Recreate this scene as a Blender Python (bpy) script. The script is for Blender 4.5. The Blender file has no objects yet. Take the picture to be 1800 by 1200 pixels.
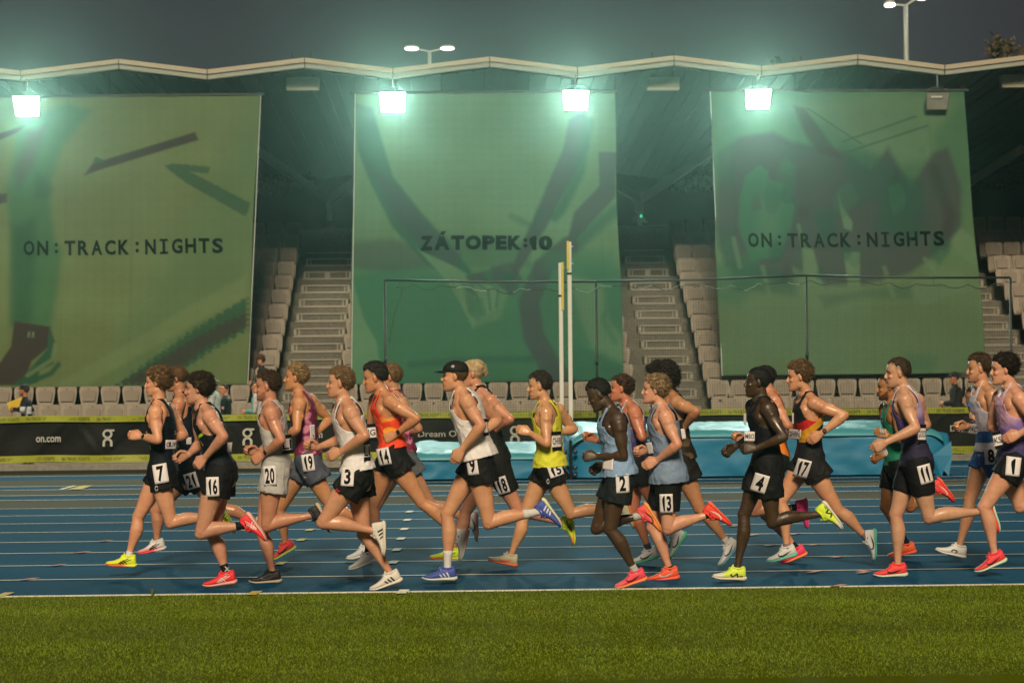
import bpy, bmesh, math, random
import numpy as np
from mathutils import Vector, Matrix, noise
from mathutils.bvhtree import BVHTree
random.seed(7); np.random.seed(7)
S = bpy.context.scene
COL = S.collection
# ---------------------------------------------------------------- camera
CAM_H, YAW, PITCH, ROLL, FPX = 1.85, 0.0232773, 0.0087630, -0.0095076, 3546.8
_R = Vector((math.cos(YAW), -math.sin(YAW), 0)); _F0 = Vector((math.sin(YAW), math.cos(YAW), 0)); _Z = Vector((0, 0, 1))
_F = _F0*math.cos(PITCH) + _Z*math.sin(PITCH); _U = -_F0*math.sin(PITCH) + _Z*math.cos(PITCH)
CR = _R*math.cos(ROLL) + _U*math.sin(ROLL); CU = -_R*math.sin(ROLL) + _U*math.cos(ROLL)
CO = Vector((0, 0, CAM_H))
cd = bpy.data.cameras.new('camera'); cam = bpy.data.objects.new('camera', cd); COL.objects.link(cam)
cam.matrix_world = Matrix(((CR.x, CU.x, -_F.x, CO.x), (CR.y, CU.y, -_F.y, CO.y), (CR.z, CU.z, -_F.z, CO.z), (0, 0, 0, 1)))
cd.sensor_width = 36; cd.lens = FPX/1800*36; cd.clip_start = .1; cd.clip_end = 2000
cd.dof.use_dof = True; cd.dof.focus_distance = 17.3; cd.dof.aperture_fstop = 4.0
S.camera = cam
# ---------------------------------------------------------------- light
w = bpy.data.worlds.new('World'); S.world = w; w.use_nodes = True
nt = w.node_tree; nt.nodes.clear()
wo = nt.nodes.new('ShaderNodeOutputWorld'); bg = nt.nodes.new('ShaderNodeBackground')
tc = nt.nodes.new('ShaderNodeTexCoord'); nz = nt.nodes.new('ShaderNodeTexNoise'); cr = nt.nodes.new('ShaderNodeValToRGB')
nz.inputs['Scale'].default_value = 3.0; nz.inputs['Detail'].default_value = 3
cr.color_ramp.elements[0].position = .3; cr.color_ramp.elements[0].color = (.034, .031, .036, 1)
cr.color_ramp.elements[1].position = .7; cr.color_ramp.elements[1].color = (.046, .043, .048, 1)
nt.links.new(tc.outputs['Generated'], nz.inputs['Vector']); nt.links.new(nz.outputs['Fac'], cr.inputs['Fac'])
nt.links.new(cr.outputs['Color'], bg.inputs['Color']); bg.inputs['Strength'].default_value = 1.0
nt.links.new(bg.outputs['Background'], wo.inputs['Surface'])
SUN_AZ, SUN_EL = math.radians(-3), math.radians(35)     # the bank of stadium floodlights behind the camera, from the left
sl = bpy.data.lights.new('sun', 'SUN'); sl.energy = 3.7; sl.angle = math.radians(14); sl.color = (1.0, .83, .57)
so = bpy.data.objects.new('sun', sl); COL.objects.link(so)
_d = Vector((math.sin(SUN_AZ)*math.cos(SUN_EL), -math.cos(SUN_AZ)*math.cos(SUN_EL), math.sin(SUN_EL)))
so.rotation_euler = _d.to_track_quat('Z', 'Y').to_euler()
S.view_settings.view_transform = 'Standard'; S.view_settings.look = 'None'; S.view_settings.exposure = 0.0; S.view_settings.gamma = 1
S.render.engine = 'CYCLES'; S.cycles.use_denoising = True; S.cycles.max_bounces = 6; S.cycles.transparent_max_bounces = 12
# ---------------------------------------------------------------- helpers
def ray(px, py):
    return (_F*FPX + CR*(px-900) - CU*(py-600)).normalized()
def at(px, py, Y):                      # photo pixel + distance in metres -> world point
    d = ray(px, py); return CO + d*(Y/d.y)
def onplane(px, py, p, n):
    d = ray(px, py); return CO + d*((p-CO).dot(n)/d.dot(n))
def ground(px, py, z=0):
    d = ray(px, py); return CO + d*((z-CAM_H)/d.z)
def lin(r, g=None, b=None):
    c = (r, g, b) if g is not None else r
    return tuple((v/255/12.92 if v/255 <= .04045 else ((v/255+.055)/1.055)**2.4) for v in c)
def tag(o, label=None, cat=None, group=None, kind=None):
    if label: o['label'] = label
    if cat: o['category'] = cat
    if group: o['group'] = group
    if kind: o['kind'] = kind
    return o
def empty(name, loc, label=None, cat=None, group=None):
    o = bpy.data.objects.new(name, None); COL.objects.link(o); o.location = loc; o.empty_display_size = .1
    return tag(o, label, cat, group)
def link(name, me, parent=None, mat=None):
    o = bpy.data.objects.new(name, me); COL.objects.link(o)
    if mat and not me.materials: me.materials.append(mat)
    if parent is not None:
        o.parent = parent
        b = parent; loc = Vector((0, 0, 0))
        while b is not None: loc += b.location; b = b.parent
        o.location = -loc if not any(abs(v) > 0 for v in o.location) else o.location
    return o
# parts are modelled in world coordinates; a parent Empty at the thing's base is subtracted in link()
_mats = {}
def mat(name, col=(.5, .5, .5), rough=.6, metal=0, attr=False, nscale=20, namp=.15, bump=0, bscale=60, sss=0, emit=None, alpha=None, coat=0, sheen=0, spec=.5):
    if name in _mats: return _mats[name]
    m = bpy.data.materials.new(name); m.use_nodes = True; t = m.node_tree; N = t.nodes; L = t.links
    b = N['Principled BSDF']; tcn = N.new('ShaderNodeTexCoord')
    b.inputs['Roughness'].default_value = rough; b.inputs['Metallic'].default_value = metal
    b.inputs['Specular IOR Level'].default_value = spec
    n1 = N.new('ShaderNodeTexNoise'); n1.inputs['Scale'].default_value = nscale; n1.inputs['Detail'].default_value = 4
    L.new(tcn.outputs['Object'], n1.inputs['Vector'])
    mr = N.new('ShaderNodeMapRange'); mr.inputs['To Min'].default_value = 1-namp; mr.inputs['To Max'].default_value = 1+namp
    L.new(n1.outputs['Fac'], mr.inputs['Value'])
    mx = N.new('ShaderNodeVectorMath'); mx.operation = 'SCALE'
    if attr:
        a = N.new('ShaderNodeAttribute'); a.attribute_name = 'Col'; L.new(a.outputs['Color'], mx.inputs[0])
    else:
        c = N.new('ShaderNodeRGB'); c.outputs[0].default_value = (*col, 1); L.new(c.outputs[0], mx.inputs[0])
    L.new(mr.outputs['Result'], mx.inputs['Scale']); L.new(mx.outputs[0], b.inputs['Base Color'])
    if bump:
        n2 = N.new('ShaderNodeTexNoise'); n2.inputs['Scale'].default_value = bscale; n2.inputs['Detail'].default_value = 5
        L.new(tcn.outputs['Object'], n2.inputs['Vector'])
        bp = N.new('ShaderNodeBump'); bp.inputs['Strength'].default_value = bump; bp.inputs['Distance'].default_value = .01
        L.new(n2.outputs['Fac'], bp.inputs['Height']); L.new(bp.outputs['Normal'], b.inputs['Normal'])
    if attr and name == 'skin':
        n4 = N.new('ShaderNodeTexNoise'); n4.inputs['Scale'].default_value = 11; n4.inputs['Detail'].default_value = 6; L.new(tcn.outputs['Object'], n4.inputs['Vector']); m4 = N.new('ShaderNodeMapRange'); m4.inputs['From Min'].default_value = .35; m4.inputs['From Max'].default_value = .65; m4.inputs['To Min'].default_value = .27; m4.inputs['To Max'].default_value = .60; L.new(n4.outputs['Fac'], m4.inputs['Value']); L.new(m4.outputs['Result'], b.inputs['Roughness'])
    if sss: b.inputs['Subsurface Weight'].default_value = sss; b.inputs['Subsurface Radius'].default_value = (.02, .008, .004); b.inputs['Subsurface Scale'].default_value = .5
    if coat: b.inputs['Coat Weight'].default_value = coat
    if sheen: b.inputs['Sheen Weight'].default_value = sheen
    if emit: b.inputs['Emission Color'].default_value = (*emit[0], 1); b.inputs['Emission Strength'].default_value = emit[1]
    if alpha is not None: b.inputs['Alpha'].default_value = alpha
    _mats[name] = m; return m
class MB:
    def __init__(s): s.v = []; s.f = []
    def add(s, vs, fs):
        o = len(s.v); s.v += [tuple(p) for p in vs]; s.f += [tuple(i+o for i in f) for f in fs]; return s
    def loft(s, rings, n=20, cap=True):
        # rings: (centre, u, v, ru, rv, exponent)
        vs = []
        for (c, u, v, ru, rv, e) in rings:
            for k in range(n):
                a = 2*math.pi*k/n; ca, sa = math.cos(a), math.sin(a)
                vs.append(c + u*(ru*math.copysign(abs(ca)**(2/e), ca)) + v*(rv*math.copysign(abs(sa)**(2/e), sa)))
        fs = []
        for i in range(len(rings)-1):
            for k in range(n):
                a, b = i*n+k, i*n+(k+1) % n; fs.append((a, b, b+n, a+n))
        if cap: fs.append(tuple(reversed(range(n)))); fs.append(tuple(range((len(rings)-1)*n, len(rings)*n)))
        return s.add(vs, fs)
    def ell(s, c, r, axes=None, nu=16, nv=10):
        X, Y, Z = axes or (Vector((1, 0, 0)), Vector((0, 1, 0)), Vector((0, 0, 1)))
        vs = [c+Z*r[2]]; fs = []
        for i in range(1, nv):
            t = math.pi*i/nv
            for k in range(nu):
                a = 2*math.pi*k/nu; vs.append(c + X*(r[0]*math.sin(t)*math.cos(a)) + Y*(r[1]*math.sin(t)*math.sin(a)) + Z*(r[2]*math.cos(t)))
        vs.append(c-Z*r[2]); L = len(vs)-1
        for k in range(nu): fs.append((0, 1+k, 1+(k+1) % nu)); fs.append((L, L-nu+(k+1) % nu, L-nu+k))
        for i in range(nv-2):
            for k in range(nu):
                a, b = 1+i*nu+k, 1+i*nu+(k+1) % nu; fs.append((a, a+nu, b+nu, b))
        return s.add(vs, fs)
    def tube(s, pts, rad, n=8, e=2.0, flat=1.0):
        pts = [Vector(p) for p in pts]
        if not hasattr(rad, '__len__'): rad = [rad]*len(pts)
        rings = []; up = None
        for i, p in enumerate(pts):
            d = (pts[min(i+1, len(pts)-1)] - pts[max(i-1, 0)]).normalized()
            if up is None: up = Vector((0, 0, 1)) if abs(d.z) < .9 else Vector((1, 0, 0))
            u = d.cross(up).normalized(); v = u.cross(d).normalized(); up = v
            rings.append((p, u, v, rad[i], rad[i]*flat, e))
        return s.loft(rings, n)
    def box(s, c, h, X=None, Y=None, Z=None, bev=0):
        X = X or Vector((1, 0, 0)); Y = Y or Vector((0, 1, 0)); Z = Z or Vector((0, 0, 1)); c = Vector(c)
        if bev:
            b = bev; r = []
            for (z, k) in ((-h[2], b), (-h[2]+b, 0), (h[2]-b, 0), (h[2], b)):
                r.append([c+X*sx+Y*sy+Z*z for sx, sy in ((-h[0]+b+k*0, -h[1]+k), (h[0]-b, -h[1]+k), (h[0]-k, -h[1]+b), (h[0]-k, h[1]-b), (h[0]-b, h[1]-k), (-h[0]+b, h[1]-k), (-h[0]+k, h[1]-b), (-h[0]+k, -h[1]+b))])
            vs = [p for q in r for p in q]; fs = [tuple(reversed(range(8))), tuple(range(24, 32))]
            for i in range(3):
                for k in range(8): a, q = i*8+k, i*8+(k+1) % 8; fs.append((a, q, q+8, a+8))
            return s.add(vs, fs)
        vs = [c+X*(a*h[0])+Y*(b*h[1])+Z*(d*h[2]) for a in (-1, 1) for b in (-1, 1) for d in (-1, 1)]
        return s.add(vs, [(0, 1, 3, 2), (4, 6, 7, 5), (0, 4, 5, 1), (2, 3, 7, 6), (0, 2, 6, 4), (1, 5, 7, 3)])
    def bar(s, a, b, w, h=None):
        a, b = Vector(a), Vector(b); d = (b-a); l = d.length; d.normalize()
        up = Vector((0, 0, 1)) if abs(d.z) < .95 else Vector((0, 1, 0))
        x = d.cross(up).normalized(); z = x.cross(d)
        return s.box((a+b)/2, (w/2, l/2, (h or w)/2), x, d, z)
    def mesh(s, name='m', smooth=False):
        me = bpy.data.meshes.new(name); me.from_pydata(s.v, [], s.f); me.validate(); 
        if smooth: me.shade_smooth()
        return me
    def build(s, name, m, parent=None, smooth=False):
        return link(name, s.mesh(name, smooth), parent, m)
def remesh(mb, vox=.006, smooth=3, fac=.5):
    me = mb.mesh('tmp'); o = bpy.data.objects.new('tmp', me); COL.objects.link(o)
    r = o.modifiers.new('r', 'REMESH'); r.mode = 'VOXEL'; r.voxel_size = vox; r.adaptivity = 0
    if smooth: sm = o.modifiers.new('s', 'SMOOTH'); sm.factor = fac; sm.iterations = smooth
    dg = bpy.context.evaluated_depsgraph_get(); out = bpy.data.meshes.new_from_object(o.evaluated_get(dg))
    bpy.data.objects.remove(o); bpy.data.meshes.remove(me); out.shade_smooth(); return out
def coords(me):
    a = np.empty(len(me.vertices)*3); me.vertices.foreach_get('co', a); return a.reshape(-1, 3)
def setco(me, a): me.vertices.foreach_set('co', np.ascontiguousarray(a, dtype=np.float64).ravel()); me.update()
def normals(me):
    a = np.empty(len(me.vertices)*3); me.vertices.foreach_get('normal', a); return a.reshape(-1, 3)
def paint(me, cols):
    a = me.color_attributes.get('Col') or me.color_attributes.new('Col', 'FLOAT_COLOR', 'POINT')
    c = np.ones((len(me.vertices), 4)); c[:, :3] = cols; a.data.foreach_set('color', c.ravel())
def mix(a, b, t): t = np.clip(t, 0, 1)[:, None]; return a*(1-t) + b*t
def sstep(x, a, b): t = np.clip((x-a)/(b-a), 0, 1); return t*t*(3-2*t)
def vnoise(P, sc, seed=0):               # cheap smooth vector noise from sines
    P = P*sc + seed*1.7
    return (np.sin(P[:, 0]*1.3+np.sin(P[:, 2]*1.7)*1.2+seed)+np.sin(P[:, 1]*1.9+np.sin(P[:, 0]*1.1)*1.5)+np.sin(P[:, 2]*2.3+np.sin(P[:, 1]*1.4+seed)*1.3))/3
def ridge(P, sc, seed=0): return 1-2*np.abs(vnoise(P, sc, seed))**.7
def filt(me, keep):                       # keep only the faces whose every vertex is kept
    bm = bmesh.new(); bm.from_mesh(me); bm.verts.ensure_lookup_table()
    bmesh.ops.delete(bm, geom=[v for v in bm.verts if not keep[v.index]], context='VERTS')
    bm.to_mesh(me); bm.free(); me.update(); return me
def bvh(me): return BVHTree.FromPolygons([v.co.copy() for v in me.vertices], [tuple(p.vertices) for p in me.polygons])
_txt = {}
def text_mesh(s, bold=0.0):               # flat text outline mesh, normalised to unit box (0..1, 0..1)
    if s == '1': return np.array([(.42, 0), (.86, 0), (.86, 1), (.52, 1), (.02, .80), (.02, .60), (.42, .72)]), [tuple(range(7))], .5
    if (s, bold) in _txt: return _txt[(s, bold)]
    cu = bpy.data.curves.new('t', 'FONT'); cu.body = s; cu.size = 1; cu.offset = bold; cu.resolution_u = 3
    o = bpy.data.objects.new('t', cu); COL.objects.link(o); dg = bpy.context.evaluated_depsgraph_get()
    me = bpy.data.meshes.new_from_object(o.evaluated_get(dg)); bpy.data.objects.remove(o)
    v = coords(me)[:, :2]; f = [tuple(p.vertices) for p in me.polygons]; bpy.data.meshes.remove(me)
    lo, hi = v.min(0), v.max(0); asp = (hi-lo)[0]/max((hi-lo)[1], 1e-6); v = (v-lo)/(hi-lo)
    _txt[(s, bold)] = (v, f, asp); return _txt[(s, bold)]
def text_on(mb, s, p, X, Y, wdt, hgt, bold=0.0, mono=False):   # lay text with its centre at p
    if mono == 'wide':
        ws = [{'Á': 1.12, 'Z': .92, 'T': .95, 'O': 1.12, 'P': .90, 'E': .80, 'K': 1.0, ':': .42, '1': .62, '0': 1.0}[c] for c in s]; tot = sum(ws); x = -wdt/2
        for ch, q in zip(s, ws):
            cw = wdt*q/tot; up = 1.30 if ch == 'Á' else .66 if ch == ':' else 1.0
            text_on(mb, ch, p+X*(x+cw/2)+Y*(hgt*.77*(up-1)/2 if ch == 'Á' else -.0*hgt), X, Y, cw*(.93 if ch != ':' else .7), hgt*.77*up, bold); x += cw
        return
    if mono:
        n = len(s); cw = wdt/n
        for i, ch in enumerate(s):
            if ch == ' ': continue
            k = .25 if ch in ':.' else .8; hh = hgt*(.72 if ch == ':' else 1)
            if ch == 'I':
                q = p+X*((i+.5)*cw-wdt/2); N_ = X.cross(Y); mb.add([q+X*(a*cw)+Y*(b*hgt) for a, b in ((-.3, .5), (.3, .5), (.3, .36), (.1, .36), (.1, -.36), (.3, -.36), (.3, -.5), (-.3, -.5), (-.3, -.36), (-.1, -.36), (-.1, .36), (-.3, .36))], [tuple(range(12))]); continue
            text_on(mb, ch, p+X*((i+.5)*cw-wdt/2), X, Y, cw*k, hh, bold)
        return
    v, f, _ = text_mesh(s, bold)
    mb.add([p + X*((a-.5)*wdt) + Y*((b-.5)*hgt) for a, b in v], f)
def subdiv(mb, cuts=3):
    bm = bmesh.new(); vs = [bm.verts.new(v) for v in mb.v]
    for f in mb.f:
        try: bm.faces.new([vs[i] for i in f])
        except ValueError: pass
    bmesh.ops.triangulate(bm, faces=bm.faces); bmesh.ops.subdivide_edges(bm, edges=bm.edges, cuts=cuts, use_grid_fill=True); bm.verts.index_update()
    mb.v = [tuple(v.co) for v in bm.verts]; mb.f = [tuple(x.index for x in f.verts) for f in bm.faces]; bm.free()
def conform(v2, faces, p, X, Y, tree, off, cuts=2, dirn=Vector((0, 1, 0)), back=.35):
    bm = bmesh.new(); vs = [bm.verts.new((a, b, 0)) for a, b in v2]
    for f in faces:
        try: bm.faces.new([vs[i] for i in f])
        except ValueError: pass
    bmesh.ops.triangulate(bm, faces=bm.faces)
    if cuts: bmesh.ops.subdivide_edges(bm, edges=bm.edges, cuts=cuts, use_grid_fill=True)
    bm.verts.index_update(); out = []; last = None; ys = []
    for v in bm.verts:
        q = p + X*v.co.x + Y*v.co.y; h = tree.ray_cast(q - dirn*back, dirn)
        if h[0] is None: out.append([q, False]); continue
        out.append([h[0] - dirn*off, True])
    hit = [(o[0]-p).dot(dirn) for o in out if o[1]]
    if hit:
        mn = sorted(hit)[len(hit)//4]
        for o in out:
            if not o[1]:
                q = o[0] + dirn*(mn+.03-(o[0]-p).dot(dirn)); h = tree.find_nearest(q)
                o[0] = h[0] + (q-h[0]).normalized()*off
    r = ([o[0] for o in out], [tuple(x.index for x in f.verts) for f in bm.faces]); bm.free(); return r
def fitter(p, X, Y, wd, hg, tree, dirn=Vector((0, 1, 0)), back=.35):
    # a smooth quadratic sheet laid against a garment, so paper stays flat over creases
    A_, b_ = [], []
    for i in range(11):
        for j in range(11):
            a, b = (i/10-.5)*wd, (j/10-.5)*hg; h = tree.ray_cast(p+X*a+Y*b-dirn*back, dirn)
            if h[0] is not None: A_.append((1, a, b, a*a, a*b, b*b)); b_.append((h[0]-p).dot(dirn))
    if len(b_) < 12: return lambda a, b, off: p+X*a+Y*b-dirn*off
    A_, b_ = np.array(A_), np.array(b_); ok = b_ < np.percentile(b_, 50)+.05; A_, b_ = A_[ok], b_[ok]
    reg = np.diag([0, 1e-4, 1e-4, 3e-5, 3e-5, 3e-5])*len(b_); cf = np.linalg.solve(A_.T@A_+reg*.1, A_.T@b_); r = b_-A_@cf; sh = np.percentile(r, 1)
    def ev(a, b, off):
        d = cf @ np.array((1, a, b, a*a, a*b, b*b)) + min(sh, 0); return p+X*a+Y*b+dirn*(d-off)
    return ev
def lay(mb, v2, faces, ev, off, cuts=1, dx=0, dy=0):
    t = MB(); t.add([(a+dx, b+dy, 0) for a, b in v2], faces)
    if cuts: subdiv(t, cuts)
    mb.add([ev(q[0], q[1], off) for q in t.v], t.f)
def grid2(wd, hg, nx=6, ny=8):
    v = [((i/nx-.5)*wd, (j/ny-.5)*hg) for j in range(ny+1) for i in range(nx+1)]
    f = [(j*(nx+1)+i, j*(nx+1)+i+1, (j+1)*(nx+1)+i+1, (j+1)*(nx+1)+i) for j in range(ny) for i in range(nx)]
    return v, f
# ---------------------------------------------------------------- materials
M_SKIN = mat('skin', attr=True, rough=.46, nscale=25, namp=.12, bump=.18, bscale=60, sss=.05, spec=.55)
M_CLOTH = mat('running_fabric', attr=True, rough=.7, nscale=35, namp=.15, bump=.5, bscale=30, spec=.18)
M_HAIR = mat('hair', attr=True, rough=.55, nscale=150, namp=.35, bump=.6, bscale=180, spec=.2)
M_SHOE = mat('shoe_mesh', attr=True, rough=.6, nscale=60, namp=.1, bump=.2, bscale=300)
M_SOLE = mat('shoe_foam', attr=True, rough=.55, nscale=30, namp=.06)
M_BIB = mat('bib_paper', lin(225, 218, 222), rough=.6, nscale=12, namp=.06)
M_INK = mat('bib_ink', (.012, .012, .014), rough=1, nscale=12, namp=.1, spec=0)
M_EYE = mat('eye', attr=True, rough=.2, nscale=10, namp=.02)
M_PRINT = mat('print', attr=True, rough=.6, nscale=30, namp=.06)
# ---------------------------------------------------------------- people
VX, VY, VZ = Vector((1, 0, 0)), Vector((0, 1, 0)), Vector((0, 0, 1))
SC = 2.7273
def frame(a, b, lat=VY):
    d = (b-a).normalized(); l = (lat - d*lat.dot(d)).normalized(); return d, l, l.cross(d).normalized()
def limb(mb, a, b, prof, k=1.0, lat=VY, n=18, add=0.0, t0=None, t1=None):
    d, l, f = frame(a, b, lat); L = (b-a).length; rings = []
    for (t, rf, rl, off) in prof:
        rings.append((a + d*(t*L) + f*(off*k), f, l, rf*k+add, rl*k+add, 2.1))
    mb.loft(rings, n)
def prof_at(prof, t):
    for i in range(len(prof)-1):
        if prof[i][0] <= t <= prof[i+1][0]:
            q = (t-prof[i][0])/(prof[i+1][0]-prof[i][0]); return tuple(prof[i][j]*(1-q)+prof[i+1][j]*q for j in range(4))
    return prof[-1] if t > prof[-1][0] else prof[0]
THIGH = [(-.12, .070, .070, 0), (0, .086, .080, 0), (.12, .089, .082, .002), (.35, .082, .076, .008), (.6, .068, .063, .008), (.82, .055, .052, .003), (.93, .051, .049, .002), (1.0, .049, .047, .002), (1.04, .035, .035, 0)]
SHANK = [(-.05, .034, .034, 0), (0, .048, .046, .003), (.08, .048, .047, .0), (.18, .052, .050, -.007), (.30, .055, .053, -.012), (.42, .051, .047, -.011), (.6, .039, .037, -.006), (.78, .029, .028, -.001), (.92, .026, .027, .0), (1.0, .029, .030, .0), (1.06, .026, .026, 0)]
UPARM = [(-.06, .036, .034, 0), (.05, .050, .046, .0), (.2, .049, .045, .002), (.4, .043, .039, .005), (.6, .041, .036, .004), (.8, .034, .033, 0), (1.0, .033, .032, 0), (1.05, .02, .02, 0)]
FOREARM = [(-.05, .022, .022, 0), (.02, .034, .033, 0), (.18, .039, .037, .002), (.4, .035, .032, .0), (.65, .028, .024, 0), (.85, .024, .019, 0), (1.0, .023, .019, 0), (1.08, .022, .017, 0)]
def hand(mb, wr, d, n, k=1.0, curl=(60, 100, 75), sway=0):
    # d: along the hand, n: palm normal; thumb side w
    d = d.normalized(); n = (n - d*n.dot(d)).normalized(); w = n.cross(d).normalized()
    if w.z < 0: w = -w
    P = lambda a, b, c: wr + (d*a + w*b + n*c)*k
    mb.loft([(P(-.01, 0, 0), w, n, .022*k, .017*k, 2.2), (P(.02, 0, .0), w, n, .031*k, .017*k, 2.4), (P(.055, .0, 0), w, n, .040*k, .015*k, 2.6), (P(.083, 0, .002), w, n, .039*k, .012*k, 2.6), (P(.09, 0, .004), w, n, .030*k, .008*k, 2.4)], 16)
    for i, (off, L, base) in enumerate(((.030, .95, .086), (.010, 1.05, .090), (-.010, .98, .088), (-.029, .80, .082))):
        a = 0; p = P(base-.012, off, 0.0); pts = [p]; rr = [.0100*k]
        for j, (ln, cu) in enumerate(zip((.043, .027, .021), curl)):
            a += math.radians(cu*(1+.06*(i-1.5)))
            p = p + (d*math.cos(a) + n*math.sin(a) + w*(-.05*off/.03*(j == 0)))*(ln*L*k); pts.append(p); rr.append((.0092, .0085, .0072)[j]*k)
        mb.tube(pts, rr, 10)
    mb.tube([P(.012, .022, .004), P(.045, .044, .014), P(.072, .040, .030), P(.090, .026, .038)], [.014*k, .0115*k, .010*k, .008*k], 10)
def headpts(o):                             # local head frame helper
    fw, up, lt, c, k = o; return lambda x, y, z: c + (fw*x + lt*y + up*z)*k
def head_mb(mb, H, vr=0):
    fw, up, lt, c, k = H; P = headpts(H); rv = random.Random(vr); dn, dc, db, dj = rv.uniform(-.005, .003), rv.uniform(-.006, .006), rv.uniform(-.002, .004), rv.uniform(-.004, .004); nd = rv.uniform(-.004, .004); mo = rv.choice((0, 0, .004, .006))
    mb.ell(P(-.018, 0, .034), (.096*k, .0755*k, .084*k), (fw, lt, up), 24, 16)
    prof = [(-.124, .068, .035, .014), (-.119, .082, .016, .030), (-.108, .0885, -.012, .041), (-.096, .0865, -.028, .050), (-.084, .0885, -.040, .055), (-.077, .0925, -.046, .0575), (-.070, .0885, -.05, .059), (-.063, .0935, -.05, .060), (-.054, .0885, -.05, .062), (-.042, .0870, -.055, .0640), (-.022, .0850, -.06, .0670), (-.006, .0790, -.06, .068), (.006, .0770, -.06, .0685), (.018, .0830, -.06, .070), (.030, .0860, -.06, .071), (.055, .0840, -.06, .0705), (.078, .074, -.055, .064), (.094, .058, -.045, .050), (.105, .030, -.03, .030)]
    rings = []
    for (z, xf, xb, hw) in prof:
        if z < -.09: xf += dc; z -= mo
        if .01 < z < .04: xf += db
        if z < -.03: hw += dj
        rings.append((P((xf+xb)/2, 0, z), fw, lt, (xf-xb)/2*k, hw*k, 2.25))
    mb.loft(rings, 28)
    mb.loft([(P(.078, 0, .016), lt, fw, .0075*k, .008*k, 2), (P(.087, 0, -.004), lt, fw, .0075*k, .010*k, 2), (P(.096+dn*.5, 0, -.020), lt, fw, .009*k, .012*k, 2), (P(.1005+dn, 0, -.032+nd), lt, fw, .0125*k, .0125*k, 2), (P(.098+dn, 0, -.040+nd), lt, fw, .0150*k, .0115*k, 2), (P(.090, 0, -.046), lt, fw, .012*k, .008*k, 2)], 14)
    mb.ell(P(.076+dc, 0, -.107-mo), (.017*k, .020*k, .014*k), (fw, lt, up))
    for s in (-1, 1):
        mb.ell(P(.058, s*.040, -.028), (.026*k, .020*k, .022*k), (fw, lt, up))          # cheekbone
        mb.ell(P(.070, s*.030, .019), (.014*k, .024*k, .007*k), (fw, lt, up))            # brow
        mb.ell(P(.0665, s*.031, .0085), (.0135*k, .0165*k, .0050*k), (fw, lt, up)); mb.ell(P(.0655, s*.031, -.0075), (.012*k, .015*k, .0035*k), (fw, lt, up))
        e = Matrix.Rotation(math.radians(12), 3, lt)
        mb.ell(P(-.012, s*.0735, -.006), (.0165*k, .010*k, .030*k), (e @ fw, lt, e @ up))  # ear
        mb.ell(P(-.010, s*.0760, -.024), (.009*k, .007*k, .012*k), (fw, lt, up))
        mb.ell(P(-.005, s*.050, -.068), (.030*k, .012*k, .034*k), (fw, lt, up))          # jaw corner
HAIRLINE = [(-.2, -.070), (-.06, -.062), (-.035, -.045), (-.02, -.010), (-.004, .016), (.016, .010), (.028, .030), (.045, .050), (.062, .066), (.075, .074), (.2, .080)]
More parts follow.
